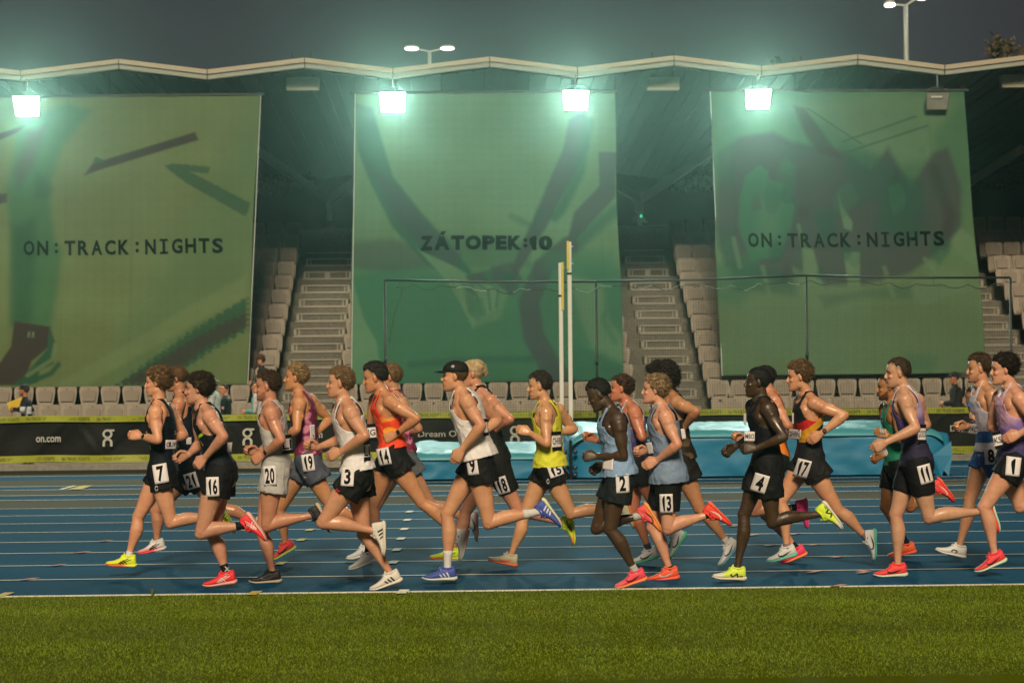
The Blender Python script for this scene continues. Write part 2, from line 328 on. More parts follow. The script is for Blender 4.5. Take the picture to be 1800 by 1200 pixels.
def hair_obj(H, parent, col, col2=None, th=.012, amp=.004, tufts=300, tl=.02, flow=(-.6, 0, .3), line=0.0, back=0.0, top=0.0, front=0.0, seed=0, fade=0.0, clump=45.0, tw=.0020, side=0.0):
    fw, up, lt, c, k = H; rnd = random.Random(seed); P = headpts(H)
    bm = bmesh.new(); bmesh.ops.create_icosphere(bm, subdivisions=5, radius=1)
    n = np.array([v.co[:] for v in bm.verts]); fs = [tuple(x.index for x in f.verts) for f in bm.faces]; bm.free()
    n /= np.linalg.norm(n, axis=1)[:, None]
    loc = n*np.array([.098, .0775, .086]) + np.array([-.018, 0, .034])
    hl = np.interp(loc[:, 0], [a for a, b in HAIRLINE], [b for a, b in HAIRLINE]) + line + side*(1-sstep(loc[:, 0], .035, .065))*(1-.3*sstep(-loc[:, 0], .05, .09))
    hl = hl + .006*np.sin(n[:, 1]*22+seed)+.004*vnoise(n, 14, seed)
    m = sstep(loc[:, 2]-hl, -.004, .012)
    nn = vnoise(n, clump*.12, seed)*.6 + vnoise(n, clump*.3, seed+3)*.4
    t = th*(1+back*sstep(-loc[:, 0], .0, .08)+top*sstep(loc[:, 2], .05, .11)+front*sstep(loc[:, 0], .02, .06)*sstep(loc[:, 2], .06, .1))
    if fade: t = t*(1-fade*(1-sstep(loc[:, 2], .02, .075))) 
    t = t*.78 + amp*nn
    tufts = int(tufts*1.9); tw = tw*.72; tl = tl*1.12
    q = loc + n*((t*m) - .012*(1-m))[:, None]
    # below the ears the head narrows: tuck the nape in
    low = loc[:, 2] < 0
    q[low, 0] += 0
    W = np.array([P(*x)[:] for x in q])
    me = bpy.data.meshes.new('hair')
    vs = [tuple(x) for x in W]
    c1 = np.array(col); c2 = np.array(col2 if col2 is not None else [min(1, x*1.7) for x in col])
    cols = [*mix(np.tile(c1, (len(W), 1)), np.tile(c2, (len(W), 1)), sstep(nn, -.3, .5)*.9)]
    idx = [i for i in range(len(q)) if m[i] > .8]
    fl = Vector(flow)
    for j in range(tufts):
        i = rnd.choice(idx); nv = Vector(n[i]); b = Vector(q[i]); tt = (fl - nv*fl.dot(nv)*.8)
        dr = (nv*rnd.uniform(.05, .60) + tt + Vector((rnd.gauss(0, .3), rnd.gauss(0, .3), rnd.gauss(0, .25)))).normalized()
        L = tl*rnd.uniform(.5, 1.25); s = dr.cross(nv+Vector((.01, .02, .03))).normalized()*(tw*rnd.uniform(.7, 1.5)); u = s.cross(dr).normalized()*tw
        b0 = b - nv*.003; mid = b + dr*(L*.55); tip = b + dr*L + Vector((-.15, 0, -.35))*L*.5
        o = len(vs)
        for p in (b0-s-u, b0+s-u, b0+u, mid-s*.8-u*.8, mid+s*.8-u*.8, mid+u*.8, tip): vs.append(tuple(P(*p)))
        fs += [(o, o+1, o+4, o+3), (o+1, o+2, o+5, o+4), (o+2, o, o+3, o+5), (o+3, o+4, o+6), (o+4, o+5, o+6), (o+5, o+3, o+6)]
        f_ = rnd.uniform(0, 1)**1.5; cc = c1*(1-f_)+c2*f_; cols += [cc]*7
    me.from_pydata(vs, [], fs); me.shade_smooth(); paint(me, np.array(cols)); return link('hair', me, parent, M_HAIR)
def blend(a, b, t): return tuple(x*(1-t)+y*t for x, y in zip(a, b))
UPPER = [(-.069, -.060, -.034, .014), (-.064, -.066, .004, .024), (-.052, -.070, .014, .031), (-.030, -.071, .006, .034), (0, -.071, .002, .034), (.025, -.071, .002, .035), (.045, -.071, -.004, .036), (.075, -.072, -.022, .040), (.105, -.073, -.036, .044), (.14, -.072, -.046, .045), (.17, -.069, -.052, .040), (.19, -.064, -.055, .028), (.199, -.060, -.057, .012)]
SOLE = [(-.080, -.074, -.062, .012), (-.072, -.084, -.055, .026), (-.05, -.091, -.058, .036), (0, -.088, -.062, .037), (.05, -.086, -.064, .040), (.10, -.086, -.066, .046), (.14, -.085, -.066, .049), (.175, -.079, -.062, .044), (.198, -.071, -.057, .028), (.209, -.065, -.058, .010)]
def shoe(ank, toe, sp, parent, k=1.0, roll=0.0):
    v = toe-ank; ang = math.atan2(v.z, -v.x) - math.atan2(-.062, .20)
    u = Vector((-math.cos(ang), roll, math.sin(ang))).normalized(); l = VY - u*VY.dot(u); l.normalize(); z = u.cross(l).normalized()
    if z.dot(Vector((math.sin(ang), 0, math.cos(ang)))) < 0: z = -z
    Q = lambda a, b, c: ank + (u*a + l*b + z*c)*k
    mb = MB(); mb.loft([(Q(a, 0, (b+c+.012)/2), l, z, (w+.003)*k, (c+.012-b)/2*k, 2.5) for a, b, c, w in UPPER], 24)
    # collar padding and tongue
    mb.tube([Q(-.054, .0, .022), Q(-.040, .026, .016), Q(-.005, .032, .010), Q(.026, .026, .013), Q(.044, .010, .024)], .008*k, 8)
    mb.tube([Q(-.054, .0, .022), Q(-.040, -.026, .016), Q(-.005, -.032, .010), Q(.026, -.026, .013), Q(.044, -.010, .024)], .008*k, 8)
    mb.loft([(Q(.034, 0, .040), l, u, .015*k, .005*k, 2.5), (Q(.046, 0, .018), l, u, .020*k, .009*k, 2.5), (Q(.075, 0, -.012), l, u, .018*k, .007*k, 2.5)], 10)
    me = remesh(mb, .0045, 2); X = coords(me)-np.array(ank[:]); ua = X @ np.array(u[:])/k; za = X @ np.array(z[:])/k
    up1 = np.tile(np.array(sp['up']), (len(X), 1)); C = up1
    if 'toe' in sp: C = mix(C, np.tile(np.array(sp['toe']), (len(X), 1)), sstep(ua, .09, .15))
    if 'low' in sp: C = mix(C, np.tile(np.array(sp['low']), (len(X), 1)), sstep(-za+ua*.15, .035, .065))
    if 'heel' in sp: C = mix(C, np.tile(np.array(sp['heel']), (len(X), 1)), sstep(-ua, .01, .045))
    paint(me, C); o = link('shoe', me, parent, M_SHOE); tree = bvh(me)
    mb = MB(); mb.loft([(Q(a, 0, (b+c)/2), l, z, w*k, (c-b)/2*k, 3.0) for a, b, c, w in SOLE], 24)
    me = mb.mesh('sole', True); X = coords(me)-np.array(ank[:]); ua = X @ np.array(u[:])/k; za = X @ np.array(z[:])/k
    C = np.tile(np.array(sp['sole']), (len(X), 1))
    if 'sole2' in sp: C = mix(C, np.tile(np.array(sp['sole2']), (len(X), 1)), sstep(ua, .02, .12) if sp.get('sdir', 1) > 0 else sstep(-ua, -.06, .02))
    paint(me, C); s_ = link('sole', me, o, M_SOLE)
    # laces
    mb = MB()
    for i in range(5):
        a = .052+.013*i; zt = np.interp(a, [r[0] for r in UPPER], [r[2] for r in UPPER])+.012
        mb.tube([Q(a, -.022, zt-.012), Q(a+.004, -.008, zt-.001), Q(a+.004, .008, zt-.001), Q(a, .022, zt-.012)], .0028*k, 5)
    mb.tube([Q(.045, -.006, .006), Q(.06, -.022, .006), Q(.052, -.032, -.006)], .0028*k, 5); mb.tube([Q(.045, .006, .006), Q(.064, .012, .016), Q(.072, .016, .004)], .0028*k, 5)
    me = mb.mesh('lace', True); paint(me, np.tile(np.array(sp.get('lace', blend(sp['up'], (.8, .8, .8), .4))), (len(me.vertices), 1))); link('lace', me, o, M_SHOE)
    kind, mc = sp.get('mark', (None, None)); polys = []
    if kind == 'swoosh':
        top = [(-.045, -.030), (-.03, -.052), (0, -.056), (.03, -.046), (.09, -.030)]; bot = [(-.048, -.040), (-.035, -.064), (-.0, -.068), (.035, -.058)]
        polys = [[(-.045, -.032), (-.035, -.050), (-.040, -.062), (-.052, -.048)][::-1], [(-.035, -.050), (0, -.054), (.0, -.067), (-.040, -.062)], [(0, -.054), (.035, -.044), (.03, -.060), (0, -.067)], [(.035, -.044), (.095, -.030), (.03, -.060)]]
        polys = [[(.055-x*.9, y*.95+.006) for x, y in p] for p in polys]
    elif kind == 'stripes':
        polys = [[(x, -.062), (x+.014, -.062), (x+.014+.020, -.030+dz), (x+.020, -.030+dz)] for x, dz in ((-.01, .010), (.018, .002), (.046, -.006))]
        polys = [[(a-.01, b) for a, b in p] for p in polys]
    elif kind == 'cross':
        polys = [[(-.03, -.020), (-.024, -.016), (.075, -.056), (.070, -.063)], [(-.005, -.014), (.002, -.010), (.085, -.050), (.08, -.056)], [(.005, -.060), (.013, -.063), (.050, -.026), (.042, -.022)], [(.03, -.064), (.038, -.064), (.068, -.036), (.060, -.032)]]
    elif kind == 'loop':
        polys = []
        for i in range(12):
            a0, a1 = math.radians(-40+i*24), math.radians(-40+(i+1)*24)
            polys.append([(.045+.030*math.cos(a0), -.044+.018*math.sin(a0)), (.045+.030*math.cos(a1), -.044+.018*math.sin(a1)), (.045+.019*math.cos(a1), -.044+.009*math.sin(a1)), (.045+.019*math.cos(a0), -.044+.009*math.sin(a0))])
    elif kind == 'enn':
        polys = [[(-.01, -.062), (.006, -.062), (.016, -.030), (.002, -.026)], [(.0, -.028), (.016, -.030), (.05, -.062), (.036, -.064)], [(.036, -.064), (.052, -.062), (.066, -.038), (.052, -.034)], [(-.045, -.05), (-.042, -.056), (-.014, -.050), (-.012, -.044)], [(-.042, -.062), (-.038, -.066), (-.014, -.060), (-.012, -.055)]]
    if polys:
        mm = MB()
        for p in polys: mm.add(*conform([(a*k, b*k) for a, b in p], [tuple(range(len(p)))], ank, u, z, tree, .0025, 3))
        me = mm.mesh('logo'); paint(me, np.tile(np.array(mc), (len(me.vertices), 1))); link('logo', me, o, M_PRINT)
    return o
TORSO = [(-.22, .105, .080, .0), (-.12, .148, .108, -.006), (0, .158, .112, -.010), (.14, .145, .100, -.004), (.30, .128, .086, .002), (.45, .134, .092, .006), (.62, .150, .104, .008), (.76, .160, .108, .008), (.87, .150, .092, .0), (.94, .115, .070, -.006), (1.0, .065, .052, -.008), (1.05, .045, .042, -.008)]
def torso_rings(J, add=0.0, t0=-9, t1=9, flare=0.0, prof=TORSO):
    pv, nb = J['pv'], J['nb']; ax = nb-pv; L = ax.length; d = ax/L; lp, ls = J['latp'], J['lats']; k = J['k']; out = []
    for (t, hl, hf, off) in prof:
        if t < t0-1e-6 or t > t1+1e-6: continue
        l = (lp*(1-max(0, min(1, t))) + ls*max(0, min(1, t))); l = (l-d*l.dot(d)).normalized(); f = l.cross(-d).normalized()
        if f.x > 0: f = -f
        bow = -.02*math.sin(max(0, min(1, t))*math.pi)
        fl = flare*max(0, .55-t)
        out.append((pv + d*(t*L) + f*(off+bow)*k, l, f, hl*k+add+fl, hf*k+add+fl, 2.25))
    return out
def person(cfg):
    o = cfg['o']; D = cfg['D']; k = cfg.get('k', 1.0); px = lambda q: (o[0]+q[0]/cfg.get('sc', SC), o[1]+q[1]/cfg.get('sc', SC))
    P = lambda key, dy: at(*px(cfg[key]), D+dy*k)
    J = {'k': k}; sh = cfg.get('shw', .165)
    J['pv'] = P('pv', 0); J['nb'] = P('nb', 0)
    rot = cfg.get('turn', 0)
    J['sN'] = P('sN', -sh); J['sF'] = P('sF', sh)
    J['latp'] = (Vector((-.02, 1, 0))).normalized() if 'latp' not in cfg else Vector(cfg['latp']).normalized()
    ls = (J['sF']-J['sN']); ls.z *= .6; J['lats'] = ls.normalized()
    def jlimb(base, key, L, sign, mx=.16):
        q = P(key, (base.y-D)/k); p = (q-base).length; dy = math.sqrt(max(0, L*L-p*p)); return at(*px(cfg[key]), base.y + sign*min(mx, dy))
    for s, sg in (('N', -1), ('F', 1)):
        J['e'+s] = jlimb(J['s'+s], 'e'+s, .285*k, sg, .11)
        J['w'+s] = jlimb(J['e'+s], 'w'+s, .245*k, -sg, cfg.get('win', .15))
        hx = J['pv'] + J['latp']*(sg*.088*k); J['h'+s] = hx
        if 'k'+s in cfg:
            J['k'+s] = at(*px(cfg['k'+s]), hx.y - sg*.01); J['a'+s] = at(*px(cfg['a'+s]), hx.y - sg*.03); J['t'+s] = at(*px(cfg['t'+s]), hx.y - sg*.02)
    base = Vector((J['pv'].x, J['pv'].y, cfg.get('z0', 0.0)))
    root = empty('person', base, cfg['label'], 'person', cfg.get('group'))
    # --- body
    mb = MB(); mb.loft(torso_rings(J), 26)
    ax = (J['nb']-J['pv']).normalized(); L = (J['nb']-J['pv']).length; rr = torso_rings(J)
    f = rr[6][2]; lt = rr[6][1]
    hp = cfg.get('pitch', 0); hy = cfg.get('hturn', 0)
    fw = Vector((-math.cos(math.radians(hp)), 0, -math.sin(math.radians(hp)))); fw.rotate(Matrix.Rotation(math.radians(hy), 3, 'Z'))
    hl = VZ.cross(fw).normalized(); hu = fw.cross(hl).normalized(); hc = P('hd', 0); H = (fw, hu, hl, hc, k*cfg.get('hk', .97)); J['H'] = H
    hP = headpts(H)
    tw_ = abs(hy) > 50; u1, v1 = (-lt, f) if tw_ else (hl, fw)
    mb.loft([(J['nb']-ax*.04, -lt, f, .070*k, .066*k, 2.1), (J['nb']+ax*.01, -lt, f, .061*k, .062*k, 2.1), ((J['nb']+ax*.02)*.5+hP(-.026, 0, -.07)*.5, ((-lt+u1)*.5).normalized(), ((f+v1)*.5).normalized(), .056*k, .058*k, 2), (hP(-.022, 0, -.055), u1, v1, .056*k, .060*k, 2), (hP(-.020, 0, -.01), u1, v1, .05*k, .05*k, 2)], 20)
    head_mb(mb, H, cfg.get('id', int(D*10)))
    mb.ell(J['nb']-ax*.01, (.078*k, .080*k, .050*k), (f, lt, ax))
    for s, sg in (('N', -1), ('F', 1)):
        S_, E_, W_ = J['s'+s], J['e'+s], J['w'+s]
        mb.ell(S_ + (J['nb']-S_).normalized()*.008, (.067*k, .056*k, .066*k))
        mb.tube([J['nb']+ax*.040, J['nb']*.62+S_*.38 + VZ*.016, S_ + VZ*.010], [.030*k, .034*k, .030*k], 14); mb.tube([J['nb']-ax*.005, J['nb']*.45+S_*.55 + VZ*.006, S_ + VZ*.012], [.046*k, .044*k, .040*k], 14)      # trapezius / collar
        mb.tube([S_*.8+J['nb']*.2-ax*.03, S_*.6 + (J['nb']-ax*.2*1)*.4 - ax*.05], [.050*k, .055*k], 12)
        pc = J['nb'] - ax*(.15*k) + lt*(sg*.075*k) + f*(.060*k); mb.ell(pc, (.038*k, .066*k, .060*k), (f, lt, ax))   # pectoral
        sb = J['nb'] - ax*(.13*k) + lt*(sg*.085*k) - f*(.062*k); mb.ell(sb, (.040*k, .060*k, .085*k), (f, lt, ax))   # shoulder blade
        lats = J['nb'] - ax*(.24*k) + lt*(sg*.105*k) - f*(.01*k); mb.ell(lats, (.070*k, .045*k, .10*k), (f, lt, ax))
        am = k*cfg.get('arm', 1)*1.2; limb(mb, S_, E_, UPARM, am); mb.ell(E_, (.032*am, .031*am, .032*am)); limb(mb, E_, W_, FOREARM, am)
        d_, l_, f_ = frame(S_, E_); Lu = (E_-S_).length
        mb.tube([S_+d_*Lu*.05+l_*(sg*.012), S_+d_*Lu*.25+l_*(sg*.020), S_+d_*Lu*.45+l_*(sg*.012)], [.036*am, .036*am, .016*am], 12)
        mb.tube([S_+d_*Lu*.25-f_*.014, S_+d_*Lu*.5-f_*.020, S_+d_*Lu*.82-f_*.008], [.026*am, .031*am, .018*am], 12)
        mb.tube([S_+d_*Lu*.30+f_*.014, S_+d_*Lu*.55+f_*.019, S_+d_*Lu*.80+f_*.010], [.024*am, .028*am, .018*am], 12)
        d_, l_, f_ = frame(E_, W_); Lf = (W_-E_).length; mb.tube([E_.lerp(S_, .12)+f_*.006, E_+d_*Lf*.15+f_*.014+l_*(sg*.008), E_+d_*Lf*.45+f_*.008], [.018*am, .028*am, .016*am], 12)
        hd_ = (W_-E_).normalized()
        if 'g'+s in cfg: g = at(*px(cfg['g'+s]), W_.y - sg*.01); hd_ = (g-W_).normalized()
        J['d'+s] = hd_
        hand(mb, W_ + hd_*.005, hd_, Vector((0, -sg, -.25)), k*1.16, cfg.get('curl', [(50, 88, 62), (38, 74, 55), (60, 95, 60), (30, 62, 48)][(cfg.get('id', 1)*7+(s == 'F')) % 4]))
        if 'k'+s in J:
            h, kn, an = J['h'+s], J['k'+s], J['a'+s]
            limb(mb, h, kn, THIGH, k*cfg.get('leg', 1)*1.13); limb(mb, kn, an, SHANK, k*cfg.get('leg', 1)*1.1)
            d, l, ff = frame(h, kn); d2, l2, f2 = frame(kn, an); fk = (ff+f2).normalized()
            mb.ell(kn + fk*.012*k, (.049*k, .047*k, .050*k)); mb.ell(kn + fk*.032*k, (.024*k, .028*k, .028*k))
            mb.ell(h - ff*.035*k + VZ*-.01, (.082*k, .075*k, .085*k))                                                   # glute
            mb.tube([h+d*.12+ff*.030*k+l*-.02, h.lerp(kn, .55)+ff*.030*k, h.lerp(kn, .82)+ff*.018*k], [.03*k, .035*k, .022*k], 10)
            Lk = (an-kn).length; Lh = (kn-h).length
            mb.tube([kn+d2*Lk*.08-f2*.016+l2*(sg*.014), kn+d2*Lk*.26-f2*.030+l2*(sg*.016), kn+d2*Lk*.46-f2*.016+l2*(sg*.010)], [.026*k, .032*k, .014*k], 12)
            mb.tube([kn+d2*Lk*.10+f2*.018, kn+d2*Lk*.45+f2*.018, kn+d2*Lk*.8+f2*.008], [.018*k, .017*k, .014*k], 10)
            mb.tube([h+d*Lh*.3+ff*.030+l*(sg*.03), h+d*Lh*.6+ff*.026+l*(sg*.026), kn-d*Lh*.10+ff*.012+l*(sg*.022)], [.040*k, .038*k, .018*k], 12)
            mb.tube([h+d*Lh*.3-ff*.035+l*(sg*.02), h+d*Lh*.62-ff*.032+l*(sg*.018), kn-d*Lh*.02-ff*.022+l*(sg*.020)], [.040*k, .034*k, .014*k], 12)
            fd = (J['t'+s]-an).normalized(); mb.tube([an, an+fd*.04*k], [.024*k, .018*k], 10)
        elif s+'' in 'NF' and cfg.get('seat'): pass
    me = remesh(mb, cfg.get('vox', .0048), 7)
    X = coords(me); hc_ = np.array(hc[:]); q = X-hc_; kk = H[4]
    hx, hy_, hz = (q @ np.array(fw[:]))/kk, (q @ np.array(hl[:]))/kk, (q @ np.array(hu[:]))/kk
    rs_ = random.Random(cfg.get('id', 3)*13); sk = np.array(cfg['skin'])*np.array([1, rs_.uniform(.95, 1.08), rs_.uniform(.90, 1.18)])*rs_.uniform(.88, 1.10); C = np.tile(sk, (len(X), 1)); C = C*(1+.09*vnoise(X, 14, D)[:, None]+.05*vnoise(X, 47, D+2)[:, None]); bl_ = np.clip(vnoise(X, 9, D+5), 0, 1)[:, None]; C = C*(1-bl_*.10*np.array([0, 1, 1.2]))
    red = sk*np.array([1.05, .80, .78]); near = (np.abs(hx) < .14) & (np.abs(hz) < .14) & (np.abs(hy_) < .1)
    ck = np.exp(-(((hx-.075)/.03)**2+((np.abs(hy_)-.045)/.022)**2+((hz+.035)/.025)**2)); C = mix(C, np.tile(red, (len(X), 1)), ck*.8*near)
    lip = near & (hx > .080) & (np.abs(hy_) < .024) & (hz < -.058) & (hz > -.083); C[lip] = sk*np.array([.85, .55, .55])
    er = np.exp(-(((hx+.012)/.018)**2+((np.abs(hy_)-.08)/.012)**2+((hz+.01)/.03)**2)); C = mix(C, np.tile(red, (len(X), 1)), er*.8)
    kt = np.zeros(len(X))
    for s in 'NF':
        for key in ('k', 'e'):
            if key+s in J: kt = np.maximum(kt, np.exp(-(np.linalg.norm(X-np.array(J[key+s][:]), axis=1)/.05)**2))
    C = mix(C, np.tile(red*.92, (len(X), 1)), kt*.6)
    hcol = np.array(cfg.get('browc', cfg.get('hair', {}).get('col', (.03, .02, .015))))
    brow = near & (hz > .0165) & (hz < .0255+.0*hx) & (hx > .055) & (np.abs(hy_) > .010) & (np.abs(hy_) < .052); C[brow] = C[brow]*.25+hcol*.75
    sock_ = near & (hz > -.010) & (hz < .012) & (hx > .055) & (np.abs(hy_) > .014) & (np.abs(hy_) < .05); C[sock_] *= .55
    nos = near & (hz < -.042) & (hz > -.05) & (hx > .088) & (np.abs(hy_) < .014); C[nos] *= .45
    if cfg.get('beard'):
        b = cfg['beard']; amt = b[1]; must = near & (hz < -.047) & (hz > -.062) & (hx > .066) & (np.abs(hy_) < .032)
        low = near & (hz < -.080+np.clip((.075-hx)*.75, 0, .085)) & (hz > -.135) & (hx > -.004)
        if 'm' in b[0]: C[must] = C[must]*(1-amt)+hcol*amt
        if 'b' in b[0]:
            bw = sstep(-(hz+.080-np.clip((.075-hx)*.75, 0, .085)), -.006, .012)*sstep(hx+.004, 0, .02)*sstep(hz+.135, 0, .01)*near*(~lip)*amt*(.85+.15*vnoise(q, 300)); C = C*(1-bw[:, None])+hcol*bw[:, None]
    if cfg.get('buzz'):   # cropped sides painted on the scalp
        hlz = np.interp(hx, [a for a, b in HAIRLINE], [b for a, b in HAIRLINE]); bz = near & (hx < .06); am_ = (sstep(hz-hlz, -.006, .05)*.75*bz)[:, None]; C = C*(1-am_)+hcol*am_
    paint(me, C); link('body', me, root, M_SKIN)
    for s in (-1, 1):   # eyes
        eb = MB(); c_ = hP(.0665, s*.031, .001); eb.ell(c_, (.0115*kk, .0135*kk, .0065*kk), (fw, hl, hu), 14, 10)
        me = eb.mesh('eye', True); Y = coords(me)-np.array((c_)[:]); a = np.abs(Y @ np.array(hl[:])); bz = np.abs(Y @ np.array(hu[:])); fwd = Y @ np.array(fw[:])
        C = np.tile(np.array((.24, .19, .17)), (len(Y), 1)); C[np.linalg.norm(Y-np.array((fw*.0115+hl*(s*.0055))[:]), axis=1) < .0085] = (.015, .010, .008); paint(me, C); link('eye', me, root, M_EYE)
    # --- hair
    if cfg.get('hair') is not None: hair_obj(H, root, seed=int(D*100) % 97 + int(abs(J['pv'].x)*10), **cfg['hair'])
    return J, root
def smooth_edge(me, it=8):
    bm = bmesh.new(); bm.from_mesh(me)
    bad = [v for v in bm.verts if len(v.link_faces) < 2]
    bmesh.ops.delete(bm, geom=bad, context='VERTS')
    for _ in range(it):
        nc = []
        for v in bm.verts:
            if not v.is_boundary: continue
            nb = [e.other_vert(v).co for e in v.link_edges if e.is_boundary]
            if len(nb) == 2: nc.append((v, v.co*.4+(nb[0]+nb[1])*.3))
        for v, c in nc: v.co = c
    bm.to_mesh(me); bm.free(); me.update()
def add_singlet(cfg, J, root):
    k = J['k']; s = cfg['top']; loose = s.get('loose', .0); low = s.get('low', -.06)
    prof = sorted([p for p in TORSO if p[0] >= low+.02] + [(low, *prof_at(TORSO, max(low, -.1))[1:])])
    add = .013+loose*.3
    mb = MB(); rr = torso_rings(J, add, -9, 9, loose, prof); mb.loft(rr, 30)
    ax = (J['nb']-J['pv']).normalized(); L = (J['nb']-J['pv']).length; lt, f = torso_rings(J)[6][1], torso_rings(J)[6][2]
    for sN, sg in (('N', -1), ('F', 1)):
        S_ = J['s'+sN]
        mb.tube([J['nb']-ax*.005, J['nb']*.45+S_*.55 + VZ*.006, S_ + VZ*.012], [(.046*k+.010), (.044*k+.010), (.040*k+.008)], 14)
        mb.tube([S_*.8+J['nb']*.2-ax*.03, S_*.6 + (J['nb']-ax*.2)*.4 - ax*.05], [.050*k+.010, .055*k+.010], 12)
        for (c_, r_) in ((J['nb'] - ax*(.15*k) + lt*(sg*.075*k) + f*(.060*k), (.038, .066, .060)), (J['nb'] - ax*(.13*k) + lt*(sg*.085*k) - f*(.062*k), (.040, .060, .085)), (J['nb'] - ax*(.24*k) + lt*(sg*.105*k) - f*(.01*k), (.070, .045, .10))):
            mb.ell(c_, tuple(v*k+.010 for v in r_), (f, lt, ax))
    me = remesh(mb, .0065, 5); X = coords(me); q = X-np.array(J['pv'][:]); a_, l_, f_ = (np.array(v[:]) for v in (ax, lt, f))
    h = q @ a_; s0 = np.array(J['nb'][:])
    lat, fr = (X-s0) @ l_, (X-s0) @ f_
    ck = (h/L)
    N_ = normals(me)
    wr = vnoise(X, 22, D_(cfg)) * .35 + vnoise(X*np.array([1, 1, .45]), 48, D_(cfg)+5)*.35 + np.sin((q @ (a_*.8+f_*.9))*75+vnoise(X, 12, 3)*3)*.3
    wr = wr*.6+.55*ridge(X*np.array([1, 1, .6])+(q @ a_)[:, None]*np.array([.5, 0, 0]), 30, D_(cfg)+9)
    X = X + N_*(wr*(.0050+loose*.09)*sstep(1-ck, .1, .5) + .010*sstep(.22-ck, 0, .12))[:, None]; setco(me, X)
    strap = s.get('strap', .072)*k
    keep = np.ones(len(X), bool)
    for sN, sg in (('N', -1), ('F', 1)):
        so_ = (np.array(J['s'+sN][:])-s0); cz = so_ @ a_; fz = so_ @ f_
        dz = (X-s0) @ a_ - (cz-.030*k); df = fr - fz*.75
        ez = np.where(dz > 0, .12*k, s.get('deep', .115)*k); ef = np.where(df > 0, s.get('ef', .105)*k, .080*k)
        inside = (dz/ez)**2 + (df/ef)**2 < 1
        keep &= ~(inside & (lat*sg > strap)) & ~((lat*sg > strap) & (dz > .0*k))
    nz_ = (X-s0) @ a_; nr = np.sqrt(lat**2 + (fr+.0)**2)
    keep &= ~((np.abs(lat) < strap-.020*k*s.get('sw', 1)*2) & (nz_ > -.055*k - np.where(fr > 0, s.get('neck', .03)*k, -.02*k) + (np.abs(lat)/.05/k)**2*.02*k)) & ~(nz_ > .025*k)
    keep &= ck > low+.015
    C = s['fn'](ck, lat/k, fr/k, X) if 'fn' in s else np.tile(np.array(s['col']), (len(X), 1))
    if s.get('trim'):
        # edge band of the openings
        t_ = np.zeros(len(X), bool)
        for sN, sg in (('N', -1), ('F', 1)):
            so_ = (np.array(J['s'+sN][:])-s0); cz = so_ @ a_; fz = so_ @ f_; dz = (X-s0) @ a_ - (cz-.030*k); df = fr-fz*.75
            ez = np.where(dz > 0, .12*k, s.get('deep', .115)*k)+.012; ef = np.where(df > 0, .088*k, .075*k)+.012
            t_ |= ((dz/ez)**2+(df/ef)**2 < 1) & (lat*sg > strap-.012)
        C[t_] = s['trim']
    paint(me, C); filt(me, keep); smooth_edge(me); o = link('singlet', me, root, M_CLOTH)
    m = o.modifiers.new('solid', 'SOLIDIFY'); m.thickness = .003; m.offset = 1
    return o
def D_(c): return c['D']*3.1
def add_shorts(cfg, J, root):
    k = J['k']; s = cfg['bot']; ln = s.get('len', .42); loose = s.get('loose', .026); add = s.get('add', .014)
    mb = MB(); rr = torso_rings(J, add, -.13, s.get('waist', .17), 0, sorted([p for p in TORSO if abs(p[0]-s.get('waist', .17)) > .005]+[(s.get('waist', .17), .140, .098, -.004)])); mb.loft(rr, 28)
    for sN, sg in (('N', -1), ('F', 1)):
        h, kn = J['h'+sN], J['k'+sN]; d, l, f = frame(h, kn); LL = (kn-h).length; rings = []
        ls_ = [(-.16, .076, .076, 0), (-.08, .086, .082, 0), (0, .092, .086, 0)] + [(t, *prof_at(THIGH, t)[1:]) for t in np.linspace(.1, ln, 6)]
        for (t, rf, rl, off) in ls_:
            q = max(0, t)/ln; a = .012+loose*.72*q
            rings.append((h + d*(t*LL) + f*(off*k - .012*loose/.026*q), f, l, rf*k*1.13+a, rl*k*1.13+a*.9, 2.1))
        mb.loft(rings, 22); d, l, ff = frame(h, kn)
        mb.ell(h - ff*.035*k + VZ*-.01, (.082*k+.016, .075*k+.012, .085*k+.016))
    me = remesh(mb, .0065, 3); X = coords(me); N_ = normals(me)
    hN = np.array(J['pv'][:]); q = X-hN
    wr = vnoise(X, 20, D_(cfg)+2)*.4+vnoise(X*np.array([1.2, 1.2, .35]), 45, D_(cfg))*.6
    wr = wr*.6+.6*ridge(X*np.array([1.1, 1, .45]), 34, D_(cfg)+4)
    amp = s.get('wr', .005)*1.6; X = X + N_*(wr*amp*sstep(-q[:, 2], -.06, .06))[:, None]; setco(me, X)
    C = s['fn'](X, q, J) if 'fn' in s else np.tile(np.array(s['col']), (len(X), 1)); paint(me, C)
    return link('shorts', me, root, M_CLOTH)
